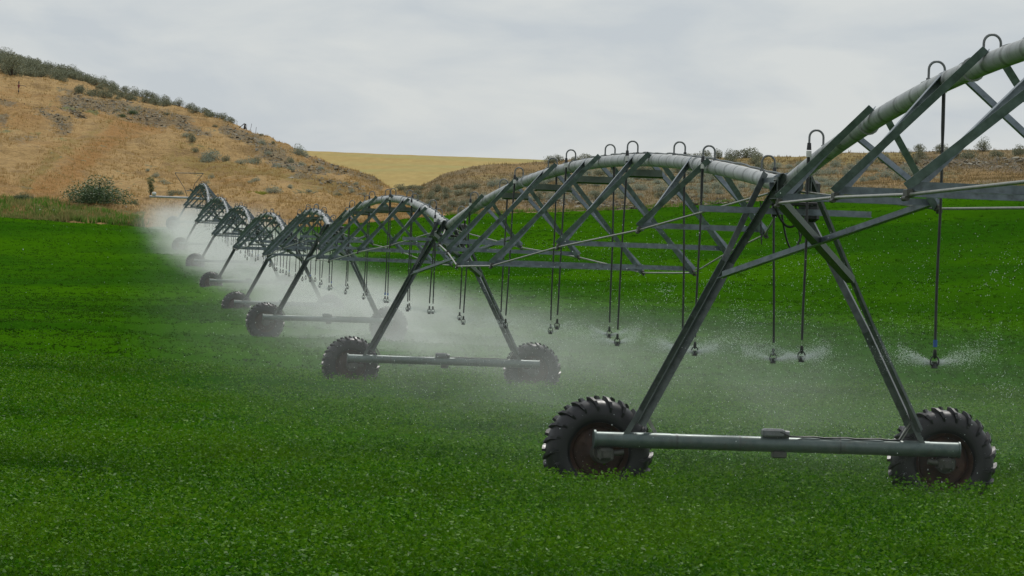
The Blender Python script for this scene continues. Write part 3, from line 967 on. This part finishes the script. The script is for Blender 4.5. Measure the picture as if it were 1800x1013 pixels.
def build_tower():
    T = empty('irrigation_tower')
    BZ = WZ + 0.165
    b = MB().tube([(-2.17, 0, BZ), (2.19, 0, BZ)], 0.09, 20)
    b.tube([(-2.185, 0, BZ), (-2.16, 0, BZ)], 0.112, 20).tube([(2.18, 0, BZ), (2.2, 0, BZ)], 0.1, 20)
    for x_ in (-1.55, 1.55): b.tube([(x_ - 0.28, 0, BZ), (x_ + 0.28, 0, BZ)], 0.094, 20)
    b.build('base_beam', M['beam'], T)
    for sx in (-1, 1):
        W = empty('wheel'); W.parent = T
        W.location = (sx * 2.08, 0.38, WZ)
        W.scale = (1.03, 1.03, 1.03)
        W.rotation_euler = (0, 0.3 * sx, 0)
        link('tyre', TYRE, W)
        link('rim', RIM, W)
        g = MB().tube([(sx * 2.05, 0.05, WZ), (sx * 2.08, 0.2, WZ)], 0.125, 18).tube([(sx * 2.06, 0.2, WZ), (sx * 2.08, 0.36, WZ)], 0.06, 12)
        g.box((sx * 2.04, 0.0, WZ - 0.01), (0.19, 0.16, 0.15), bev=0.03)
        g.tube([(sx * 1.96, 0.0, WZ + 0.0), (sx * 1.82, 0.0, WZ + 0.02)], 0.035, 10)
        for bx, bz in ((-.07, -.055), (.07, -.055), (-.07, .05), (.07, .05), (0, 0)):
            g.tube([(sx * 2.04 + bx, -0.10, WZ - 0.01 + bz), (sx * 2.04 + bx, -0.07, WZ - 0.01 + bz)], 0.013 if bx else 0.04, 8)
        g.build('gearbox', M['gearbox'], T)
        for sy in (-1, 1):
            foot = Vector((sx * 1.72, sy * 0.035 - 0.03, BZ + 0.09))
            top = Vector((sx * 0.13, sy * 0.50, PIPEZ + 0.14))
            d = (top - foot).normalized()
            foot2 = foot + d * 0.12
            mid = foot.lerp(top, 0.42 if sx > 0 else 0.66); mid.y = foot.y + sy * 0.012
            lg = MB().angle(foot2, mid, Vector((0, sy * 1.0, 0)) + XN * (0.45 * sx), 0.088 if sx > 0 else 0.10, 0.008, 0.085)
            lg.angle(mid - (top - mid).normalized() * 0.02, top, Vector((0, sy * 1.0, 0)) + XN * (0.45 * sx), 0.084, 0.0075, 0.08)
            lg.build('leg', M['angle_dark'], T)
        MB().angle((sx * 1.80, -0.06, BZ + 0.02), (sx * 1.62, -0.06, BZ + 0.34), (0, 1, 0), 0.11, 0.01, 0.06).build('foot_bracket', M['angle_dark'], T)
        MB().angle((sx * 1.46, 0.03, BZ + 0.08), (sx * 1.60, 0.03, BZ + 0.32), XN, 0.04).build('foot_strut', M['rod'], T)
    MB().angle((-1.03, -0.02, PIPEZ - 0.34), (1.03, -0.02, PIPEZ - 0.34), (0, 0, 1), 0.075, 0.008, 0.07).build('cross_bar', M['angle'], T)
    # drive motor in the middle of the beam
    m = MB().box((-0.05, -0.01, BZ + 0.135), (0.27, 0.17, 0.10), bev=0.022).tube([(0.08, -0.01, BZ + 0.125), (0.14, -0.01, BZ + 0.12)], 0.045, 12)
    m.build('drive_motor', M['goose'], T)
    MB().box((0.03, 0, BZ - 0.12), (0.17, 0.13, 0.08), bev=0.015).build('motor_mount', M['gearbox'], T)
    pts = [(0.02, -0.09, BZ + 0.15), (0.15, -0.08, BZ + 0.10)] + [(0.3 + i * 0.13, -0.03, BZ + 0.098 + 0.006 * math.sin(i * 2.1)) for i in range(10)] + [(1.60, -0.05, BZ + 0.30), (1.45, -0.06, BZ + 0.75)]
    MB().tube(pts, 0.010, 6).build('motor_cable', M['dark'], T)
    for x_ in (-1.2, -0.45, 0.75, 1.35):
        MB().tube([(x_ - 0.012, 0, BZ), (x_ + 0.012, 0, BZ)], 0.0935, 18).build('beam_clamp', M['angle_dark'], T)
    for sx in (-1, 1):
        g = MB().box((sx * 0.20, -0.46, PIPEZ - 0.02), (0.012, 0.20, 0.22))
        for dy, dz in ((-.06, -.07), (.06, -.07), (-.06, .07), (.06, .07)):
            g.tube([(sx * 0.20 - 0.02, -0.46 + dy, PIPEZ - 0.02 + dz), (sx * 0.20 + 0.02, -0.46 + dy, PIPEZ - 0.02 + dz)], 0.011, 6)
        g.build('gusset_plate', M['angle_dark'], T)
    # control box, mounting plate, flanges, hanging cables
    MB().box((0.40, 0.42, PIPEZ - 0.16), (0.16, 0.22, 0.50), bev=0.04).build('control_box', M['dark'], T)
    m = MB().box((0.06, 0, PIPEZ - 0.21), (0.56, 0.5, 0.045), bev=0.008).box((0.0, 0, PIPEZ - 0.14), (0.14, 0.3, 0.12), bev=0.01).box((-0.12, 0.05, PIPEZ - 0.3), (0.06, 0.06, 0.14))
    m.build('mounting_plate', M['dark'], T)
    for y in (-0.3, 0.24):
        f = MB().tube([(0, y, PIPEZ), (0, y + 0.06, PIPEZ)], 0.155, 18)
        for k in range(8):
            a = k * math.pi / 4 + 0.2
            f.tube([(0.132 * math.cos(a), y - 0.015, PIPEZ + 0.132 * math.sin(a)), (0.132 * math.cos(a), y + 0.08, PIPEZ + 0.132 * math.sin(a))], 0.012, 5)
        f.build('pipe_flange', M['angle'], T)
    MB().tube([(0, -0.3, PIPEZ), (0, 0.3, PIPEZ)], [PR + 0.012] * 2, 18).build('pipe_sleeve', M['dark'], T)
    for sx in (-1, 1):
        MB().angle((sx * 0.05, -0.5, PIPEZ + 0.1), (sx * 0.2, 0.5, PIPEZ + 0.1), XN, 0.06).build('top_bracket', M['angle'], T)
    def hang(a, b_, sag, n=14):
        a, b_ = Vector(a), Vector(b_)
        return [a.lerp(b_, i / n) - Vector((0, 0, sag * 4 * (i / n) * (1 - i / n))) for i in range(n + 1)]
    z0 = PIPEZ - 0.2
    MB().tube(hang((-0.16, -0.1, z0), (0.22, 0, z0 - 0.12), 0.22), 0.014, 7).tube(hang((-0.06, 0, z0), (0.28, 0.1, z0 - 0.1), 0.50), 0.012, 7).tube(hang((0.12, 0, z0), (0.20, 0, z0 - 0.45), 0.02, 6), 0.009, 6).tube([(-0.28, 0.1, z0), (-0.25, 0.1, z0 - 0.5)], 0.008, 6).build('hanging_cable', M['dark'], T)
    # braces from the legs to the lower joints of the span on the camera's side
    for sx in (-1, 1):
        zz = 2.72
        k = (zz - 0.9) / (PIPEZ + 0.14 - 0.9)
        a = (sx * (1.72 - 1.59 * k), -0.40, zz)
        jt = JT[0] if sx > 0 else JT[0]
        b_ = (-sx * 0.86, -jt, PIPEZ - 0.28)
        MB().angle(a, b_, (0, 0, 1), 0.085, 0.008, 0.08 if sx < 0 else 0.10).build('knee_brace', M['angle'] if sx < 0 else M['angle_dark'], T)
    return T

# span -----------------------------------------------------------------
CROWN, BOW = 0.80, 0.16
def span_geom(L_=SPAN, crown=CROWN, bow=BOW):
    def pipe(t): return Vector((bow * math.sin(math.pi * t), t * L_, 4 * crown * t * (1 - t)))
    return pipe
JT = [6.0]
def build_span(tj, hwid, drop, L_=SPAN, crown=CROWN, bow=BOW):
    """truss span in its own frame: x right, y from this tower to the next, z up, origin at the pipe's centre"""
    S = empty('truss_span')
    pipe = span_geom(L_, crown, bow)
    N = 60
    MB().tube([pipe(i / N) for i in range(N + 1)], PR, 20).build('water_pipe', M['pipe'], S)
    for i in range(1, 6):
        p0 = pipe(i / 6)
        MB().tube([p0 + Vector((0, -0.012, 0)), p0 + Vector((0, 0.012, 0))], PR + 0.022, 16).build('pipe_joint', M['pipe'], S)
    pts = []
    for i in range(161):
        t_ = 0.01 + 0.98 * i / 160
        pts.append(pipe(t_) + Vector((0.03 + 0.02 * math.sin(i * 1.3), 0, PR + 0.012 + 0.010 * math.sin(i * 0.9) * math.sin(i * 0.37))))
    MB().tube(pts, 0.013, 6).build('power_cable', M['angle_dark'], S)
    J = {}
    for sx in (-1, 1):
        pl = [pipe(0.012) + Vector((sx * 0.12, 0, -0.12))]
        for i, t_ in enumerate(tj):
            c_ = pipe(t_)
            j = c_ + Vector((sx * hwid[i], 0, -drop[i]))
            J[(sx, i)] = j
            pl.append(j)
        pl.append(pipe(0.988) + Vector((sx * 0.12, 0, -0.12)))
        MB().tube(pl, 0.0145, 8).build('truss_rod', M['rod'], S)
    for i, t_ in enumerate(tj):
        dt = 0.95 / L_
        for sx in (-1, 1):
            j = J[(sx, i)]
            for sy in (-1, 1):
                top = pipe(t_ + sy * dt) + Vector((sx * 0.085, 0, 0.05))
                top += (top - j).normalized() * 0.04
                low = j + Vector((0, sy * 0.05, 0.03))
                MB().angle(low, top, (0, -sy, 0.0), 0.085, 0.006, 0.075).build('truss_brace', M['angle'], S)
            g = MB().box(j + Vector((0, 0, 0.01)), (0.05, 0.16, 0.07), bev=0.008)
            g.tube([j + Vector((sx * 0.02, -0.07, -0.03)), j + Vector((sx * 0.02, 0.07, -0.03))], 0.022, 8)
            g.build('joint_bracket', M['gearbox'], S)
        a, c_ = J[(-1, i)], J[(1, i)]
        MB().angle(a + Vector((0.04, 0, 0.03)), c_ + Vector((-0.04, 0, 0.03)), (0, 0, 1), 0.075, 0.007, 0.06).build('cross_strut', M['angle'], S)
        if 1 <= i <= 4 and len(tj) == 6:
            k = 0.2
            for sy in (0,):
                pL = pipe(t_) + Vector((-hwid[i] * k, 0, -drop[i] * k)); pR = pipe(t_) + Vector((hwid[i] * k, 0, -drop[i] * k))
                MB().angle(pL, pR, (0, 0.2, 1), 0.13, 0.006, 0.12).build('upper_strut', M['green_plate'], S)
    for t_ in [0.02] + [0.5 * (tj[i] + tj[i + 1]) for i in range(len(tj) - 1)] + [0.97]:
        c_ = pipe(t_)
    return S

tj1 = [0.155, 0.293, 0.431, 0.569, 0.707, 0.845]
hw1 = [0.86, 1.28, 1.68, 1.68, 1.28, 0.86]
dr1 = [0.90, 1.35, 1.76, 1.76, 1.35, 0.90]
JT = [SPAN * (1 - 0.845)]
ORD = ['nearest', 'second', 'third', 'fourth', 'fifth', 'sixth', 'seventh', 'farthest']
T0 = build_tower()
S1 = build_span(tj1, hw1, dr1)
L0 = 28.5
tj0 = [1 - v / L0 for v in (24.15, 19.1, 14.6, 9.4, 4.35)]
hw0 = [0.86, 1.25, 1.67, 1.24, 0.86]
dr0 = [0.82, 1.23, 1.43, 1.23, 0.82]
JT = [4.35]
S0 = build_span(tj0, hw0, dr0, L0, 1.0, 0.0)
index_kids()
rotz = math.atan2(-AX[0], AX[1])
towers = []
for i, q in enumerate(TW):
    o = T0 if i == 0 else copy_tree(T0)
    o.location = q
    o.rotation_euler = (0, 0, rotz)
    extra = ['wheels large and dark in the clear crop', 'left wheel clear, right wheel greyed by spray', 'right wheel almost lost in the mist',
             'only its left wheel clear of the mist', 'half sunk in the mist', 'its left wheel a grey shape in the mist', 'faint in the thick mist', 'below the end boom, at the misty field edge'][i]
    tag(o, ORD[i] + (' wheeled tower, ' if i in (0, 7) else ' wheeled tower from the camera, ') + extra, 'irrigation tower', 'wheeled towers along the machine')
    towers.append(o)
o = copy_tree(T0)                      # carries the near end of the first span, beyond the right edge of the picture
o.location = TW[0] - Vector((AX[0], AX[1], 0)) * L0
o.rotation_euler = (0, 0, rotz)
tag(o, 'wheeled tower outside the right edge, under the near end of the huge span', 'irrigation tower', 'wheeled towers along the machine')
# the nearest tower's braces reach the nearer joint of the first span: give it its own meshes
for ch in KIDS[T0.name]:
    if ch.name.startswith('knee_brace'):
        sx = -1 if ch.data.vertices[0].co.x < 0 else 1
        k = (2.72 - 0.9) / (PIPEZ + 0.14 - 0.9)
        ch.data = MB().angle((sx * (1.72 - 1.59 * k), -0.40, 2.72), (-sx * 0.86, -4.35, PIPEZ - 0.26), (0, 0, 1), 0.085, 0.008, 0.08 if sx < 0 else 0.10).mesh('knee_brace', M['angle'] if sx < 0 else M['angle_dark'])
def frame(o, A_, B_):
    y = (B_ - A_).normalized()
    x_ = y.cross(Vector((0, 0, 1))).normalized()
    z_ = x_.cross(y)
    m = Matrix((x_, y, z_)).transposed().to_4x4()
    m.translation = A_
    o.matrix_world = m
    return m
up = Vector((0, 0, PIPEZ))
spans = []
SM = []
for i in range(7):
    o = S1 if i == 0 else copy_tree(S1)
    SM.append(frame(o, TW[i] + up, TW[i + 1] + up))
    tag(o, 'arched pipe truss span between the ' + ORD[i] + ' and ' + ORD[i + 1] + ' towers', 'truss span', 'arched pipe spans of the machine')
n0 = TW[0] + up
AX3 = Vector((AX[0], AX[1], 0))
start0 = n0 - AX3 * L0
m0 = frame(S0, start0, n0)
tag(S0, 'huge pipe truss span climbing out of the picture at right, nearest the camera', 'truss span', 'arched pipe spans of the machine')

# drops ------------------------------------------------------------------
def goose_mesh(side, r_=0.080):
    b = MB()
    pts = [(0, 0, 0.07), (0, 0, 0.205)]
    for k in range(1, 12):
        a = math.pi * k / 11
        pts.append((side * (r_ - r_ * math.cos(a)), 0, 0.205 + r_ * math.sin(a)))
    pts += [(side * 2 * r_, 0, 0.14)]
    b.tube(pts, 0.0125, 8)
    b.tube([(0, 0, 0.07), (0, 0, 0.12)], 0.024, 8)
    return b.mesh('goose_neck', M['goose'])
GN = {1: goose_mesh(1), -1: goose_mesh(-1)}
FIT = MB().tube([(0, 0, 0.06), (0, 0, 0.14)], [0.028, 0.022], 10).mesh('fitting', M['dark'])
FITW = MB().tube([(0, 0, -0.02), (0, 0, 0.05)], 0.030, 10).mesh('hose_clamp', M['white'])
def head_mesh():
    b = MB()
    ring = [(0.047 * math.cos(a), 0, 0.055 + 0.062 * math.sin(a)) for a in np.linspace(-math.pi / 2, 1.5 * math.pi, 22)]
    b.tube(ring, 0.0085, 6)
    b.tube([(0, 0, 0.19), (0, 0, 0.13), (0, 0, 0.085)], [0.018, 0.024, 0.012], 10)
    b.tube([(0, 0, 0.055), (0, 0, 0.045)], [0.032, 0.032], 14)
    b.tube([(0, 0, 0.04), (0, 0, 0.0), (0, 0, -0.012)], [0.014, 0.026, 0.042], 12)
    b.tube([(0, 0, -0.012), (0, 0, -0.022)], 0.044, 14)
    return b.mesh('sprinkler_head', M['dark'])
HEAD = head_mesh()
BLUE = MB().tube([(0, 0, 0.19), (0, 0, 0.26)], 0.021, 10).mesh('regulator', M['blue'])
pipe1 = span_geom()
NOZ = []
def drop_at(Pw, side, zn, label, hose=True, blue=False, lean=0.0):
    E = empty('sprinkler_drop', label, 'sprinkler', 'sprinkler drops hanging under the machine')
    E.location = Pw
    E.rotation_euler = (0, 0, rotz)
    link('goose_neck', GN[side], E)
    if not hose: return
    f = link('fitting', FIT, E); f.location = (side * 0.16, 0, 0)
    f = link('hose_clamp', FITW, E); f.location = (side * 0.16, 0, 0)
    Lh = Pw[2] - zn - 0.26
    n_ = 14
    pts = [(side * 0.16 + 0.004 * math.sin(i * 0.5 + Pw[1]) + lean * i / n_, 0.004 * math.sin(i * 0.7), 0.0 - Lh * i / n_) for i in range(n_ + 1)]
    MB().tube(pts, [0.019] * 3 + [0.0145] * (n_ - 2), 8).build('drop_hose', M['dark'], E)
    hd = link('sprinkler_head', HEAD, E)
    hd.location = (pts[-1][0], pts[-1][1], zn - Pw[2] + 0.03)
    hd.scale = (0.88, 0.88, 0.88)
    if blue:
        bl = link('regulator', BLUE, E); bl.location = hd.location
    c_, s_ = math.cos(rotz), math.sin(rotz)
    NOZ.append((Pw[0] + c_ * pts[-1][0], Pw[1] + s_ * pts[-1][0], zn + 0.05))
WORDS = ['first', 'second', 'third', 'fourth', 'fifth', 'sixth', 'seventh', 'eighth', 'ninth', 'tenth', 'eleventh']
for i in range(7):
    for j in range(11):
        t_ = (1.75 + 3.74 * j) / SPAN
        P = SM[i] @ pipe1(t_)
        side = 1 if (11 * i + j) % 2 == 0 else -1
        zn = float(soil(P.x, P.y)) + 1.72 + rnd.uniform(-0.06, 0.10)
        nm = WORDS[j] + ' sprinkler drop past the ' + ORD[i] + ' tower, counted away from the camera'
        drop_at(P, side, zn, nm, blue=rnd.random() < 0.25, lean=rnd.uniform(-0.09, 0.07))
pipe0 = span_geom(L0, 1.0, 0.0)
for dist, side, hs, zoff, lb in [(2.25, -1, True, 1.80, 'sprinkler drop just nearer than the nearest tower, beside its control box'), (7.6, 1, True, 1.89, 'closest sprinkler drop, with a blue fitting above its head, at far right'), (9.9, 1, False, 0, 'gooseneck outlet without hose, on top of the pipe at upper right')]:
    P = m0 @ pipe0(1 - dist / L0)
    drop_at(P, side, float(TW[0].z) + zoff, lb, hs, blue=dist > 5, lean=0.0)

# end boom beyond the last tower ----------------------------------------
E = empty('end_boom', 'end boom with white tank and raised wire frame at the far end of the machine', 'boom')
Pb = at(330, 348, TW[-1].y + 4)
E.location = Pb; E.rotation_euler = (0, 0, rotz)
k = Pb[1] / F
MB().tube([(-67 * k, 0, 0), (66 * k, 0, 0)], 0.09, 12).build('boom_pipe', M['pipe'], E)
MB().lathe([(0.0, 0.1), (0.16, 0.12), (0.2, 0.26), (0.16, 0.4), (0.0, 0.43)], 16, 'Z', close=False).build('tank', M['white'], E)
E2 = [o for o in COL.objects if o.parent == E and o.name.startswith('tank')][0]; E2.location = (-59 * k, 0, 0)
MB().tube([(-24 * k, 0, 43 * k), (26 * k, 0, 44 * k)], 0.035, 8).build('frame_bar', M['angle_dark'], E)
for a, b_ in [((-24 * k, 0, 43 * k), (-6 * k, 0, 16 * k)), ((26 * k, 0, 44 * k), (12 * k, 0, 26 * k)), ((-6 * k, 0, 16 * k), (0, 0, 0)), ((12 * k, 0, 26 * k), (4 * k, 0, 0))]:
    MB().tube([a, b_], 0.025, 6).build('frame_stay', M['angle_dark'], E)

# ------------------------------------------------------------------ spray: drifting mist, droplets and jets
def mist_mat(name, d0, d1, la, lb, lat1, top, th0, th1):
    t = NT(name)
    p = t.coord('Object')
    sx = t.n('SeparateXYZ'); t.l(p, sx.inputs[0])
    X_, Y_, Z_ = sx.outputs
    f = t.range(Y_, 0.0, SPAN, d0, d1)
    le = t.range(Y_, 0.0, SPAN, la, lb)
    f = t.math('MULTIPLY', f, t.range(X_, t.math('ADD', le, -2.4), t.math('ADD', le, 3.4)))
    f = t.math('MULTIPLY', f, t.range(X_, lat1 - 7.5, lat1 + 2.0, 1.0, 0.0))
    thin = t.math('MULTIPLY', t.range(Y_, 0.0, SPAN, th0, th1), t.range(X_, -7.6, -1.0))
    thin = t.math('MULTIPLY', thin, t.range(X_, 5.0, 10.0, 1.0, 0.0))
    f = t.math('ADD', f, thin)
    f = t.math('MULTIPLY', f, t.range(Z_, 0.9, top, 1.0, 0.0))
    n_ = t.noise(t.map(t.pos(), (1, 0.5, 1.5)), 0.45, 5, 0.62, 0.6)
    f = t.math('MULTIPLY', f, t.range(n_, 0.34, 0.68, 0.1, 1.9))
    v = t.n('VolumePrincipled')
    v.inputs['Color'].default_value = (0.975, 0.985, 0.985, 1)
    v.inputs['Anisotropy'].default_value = 0.4
    t.l(f, v.inputs['Density'])
    t.l(v.outputs[0], t.out.inputs['Volume'])
    return t.m
MD = [(0.0, 0.002), (0.002, 0.016), (0.016, 0.066), (0.066, 0.075), (0.06, 0.07), (0.07, 0.08), (0.08, 0.08), (0.08, 0.08), (0.08, 0.0)]
base = [TW[0] - AX3 * 20] + TW + [TW[-1] + AX3 * 10 + Vector((0, 0, 0.3))]
for i in range(len(base) - 1):
    A_, B_ = base[i], base[i + 1]
    if i == 0: A_ = Vector((A_.x, A_.y, TW[0].z))
    ln = (B_ - A_).length
    LA = [-1.2, -1.2, -1.0, -0.6, -0.6, -1.2, -2.2, -2.9, -3.6, -4.0]
    m_ = mist_mat('mist_air', MD[i][0], MD[i][1], LA[i], LA[i + 1], [4.5, 4.5, 5.5][i] if i < 3 else 6.0, 2.5 if i < 5 else 3.2, [0.0005, 0.003, 0.0055, 0.0022, 0.001, 0.001, 0.001, 0.001, 0.001][i], [0.003, 0.0055, 0.0022, 0.001, 0.001, 0.001, 0.001, 0.001, 0.0][i])
    o = MB().box((1.2, ln / 2, 1.5), (17.8, ln - 0.02, 4.0)).build('mist', m_)
    frame(o, A_, B_)
    tag(o, 'drifting white sprinkler mist under the spans', kind='stuff')

def inv_axis(lat, along):
    """world XY from lateral / along-machine metres, measured from the nearest tower"""
    return TW[0].x + LAT[0] * lat + AX[0] * along, TW[0].y + LAT[1] * lat + AX[1] * along
t = NT('water_drop')
b_ = t.n('BsdfPrincipled')
b_.inputs['Base Color'].default_value = (0.8, 0.84, 0.84, 1)
b_.inputs['Roughness'].default_value = 0.15
b_.inputs['Specular IOR Level'].default_value = 0.8
tr = t.n('BsdfTranslucent'); tr.inputs['Color'].default_value = (0.8, 0.84, 0.84, 1)
mx = t.n('MixShader'); mx.inputs[0].default_value = 0.45
t.l(b_.outputs[0], mx.inputs[1]); t.l(tr.outputs[0], mx.inputs[2]); t.l(mx.outputs[0], t.out.inputs['Surface'])
def octas(P, S):
    """P centres, S per-axis half sizes (n,3)"""
    e = np.array([[1, 0, 0], [-1, 0, 0], [0, 1, 0], [0, -1, 0], [0, 0, 1], [0, 0, -1]], float)
    V = P[:, None, :] + e[None] * S[:, None, :]
    f = np.array([[0, 2, 4], [2, 1, 4], [1, 3, 4], [3, 0, 4], [2, 0, 5], [1, 2, 5], [3, 1, 5], [0, 3, 5]])
    Q = np.arange(len(P))[:, None, None] * 6 + f[None]
    return V.reshape(-1, 3), Q.reshape(-1, 3)
r = np.random.default_rng(5)
n = 30000
lat = r.normal(1.5, 4.0, n); al = r.uniform(-7, 60, n)
x_, y_ = inv_axis(lat, al)
zz = soil(x_, y_) + 0.4 + 3.2 * r.random(n) ** 1.5
P = np.stack([x_, y_, zz], -1)
sz = (0.0012 + 0.0052 * r.random(n) ** 5)[:, None] * np.array([1, 1, 1.5])
# drops flung off in loose bursts
nb = 26
B = []
for k in range(nb):
    m = int(r.integers(60, 260))
    la, aa, h = r.uniform(-1.5, 7), r.uniform(-9, 24), r.uniform(1.3, 3.0)
    d = r.normal(size=3); d[2] = abs(d[2]) * 0.4; d /= np.linalg.norm(d)
    s_ = r.random((m, 1)) ** 0.7 * r.uniform(0.6, 1.8)
    q = np.array([la, aa, h]) + d * s_ + r.normal(size=(m, 3)) * 0.12 * (0.3 + s_)
    bx, by = inv_axis(q[:, 0], q[:, 1])
    B.append(np.stack([bx, by, soil(bx, by) + np.maximum(q[:, 2] - s_[:, 0] ** 2 * 0.3, 0.35)], -1))
B = np.concatenate(B)
P = np.concatenate([P, B]); sz = np.concatenate([sz, (0.0016 + 0.004 * r.random(len(B)) ** 3)[:, None] * np.array([1, 1, 1.4])])
V, Q = octas(P, sz)
tag(link('water_droplets', np_mesh('water_droplets', V, Q, t.m)), 'fine white water droplets falling around the nearest tower', kind='stuff')
V, Q, o_n = [], [], 0
for k, nz in enumerate(NOZ):
    if nz[1] > 130: continue
    near = nz[1] < 62
    m = 7500 if near else 2200
    ps = []
    base_a = rotz + (0 if k % 2 else math.pi)
    for a, reach, share, rise in ((base_a + r.uniform(-.5, .5), r.uniform(0.28, 0.42), 0.35, 0.30), (base_a + math.pi + r.uniform(-.5, .5), r.uniform(0.5, 0.85), 0.5, 0.22), (r.uniform(0, 6.28), 0.6, 0.15, 0.15)):
        mm = int(m * share)
        s_ = r.random(mm) ** 1.7 * reach
        aa = a + r.normal(size=mm) * 0.22
        wob = r.normal(size=mm) * (0.006 + 0.13 * s_)
        ps.append(np.stack([np.cos(aa) * s_, np.sin(aa) * s_, rise * s_ + wob], -1))
    ps = np.concatenate(ps) + np.array(nz)
    sz = (0.0011 + 0.0018 * r.random(len(ps)) ** 2)[:, None] * np.array([1.4, 1.4, 1.0])
    v, q = octas(ps, sz)
    V.append(v); Q.append(q + o_n); o_n += len(v)
tag(link('nozzle_spray', np_mesh('nozzle_spray', np.concatenate(V), np.concatenate(Q), t.m)), 'small white fans of spray flung out by the sprinkler heads', kind='stuff')

print('kinds', {k: sum(1 for o in COL.objects if o.parent is None and o.name.split('.')[0] == k) for k in ('sagebrush', 'sprinkler_drop', 'rock')})
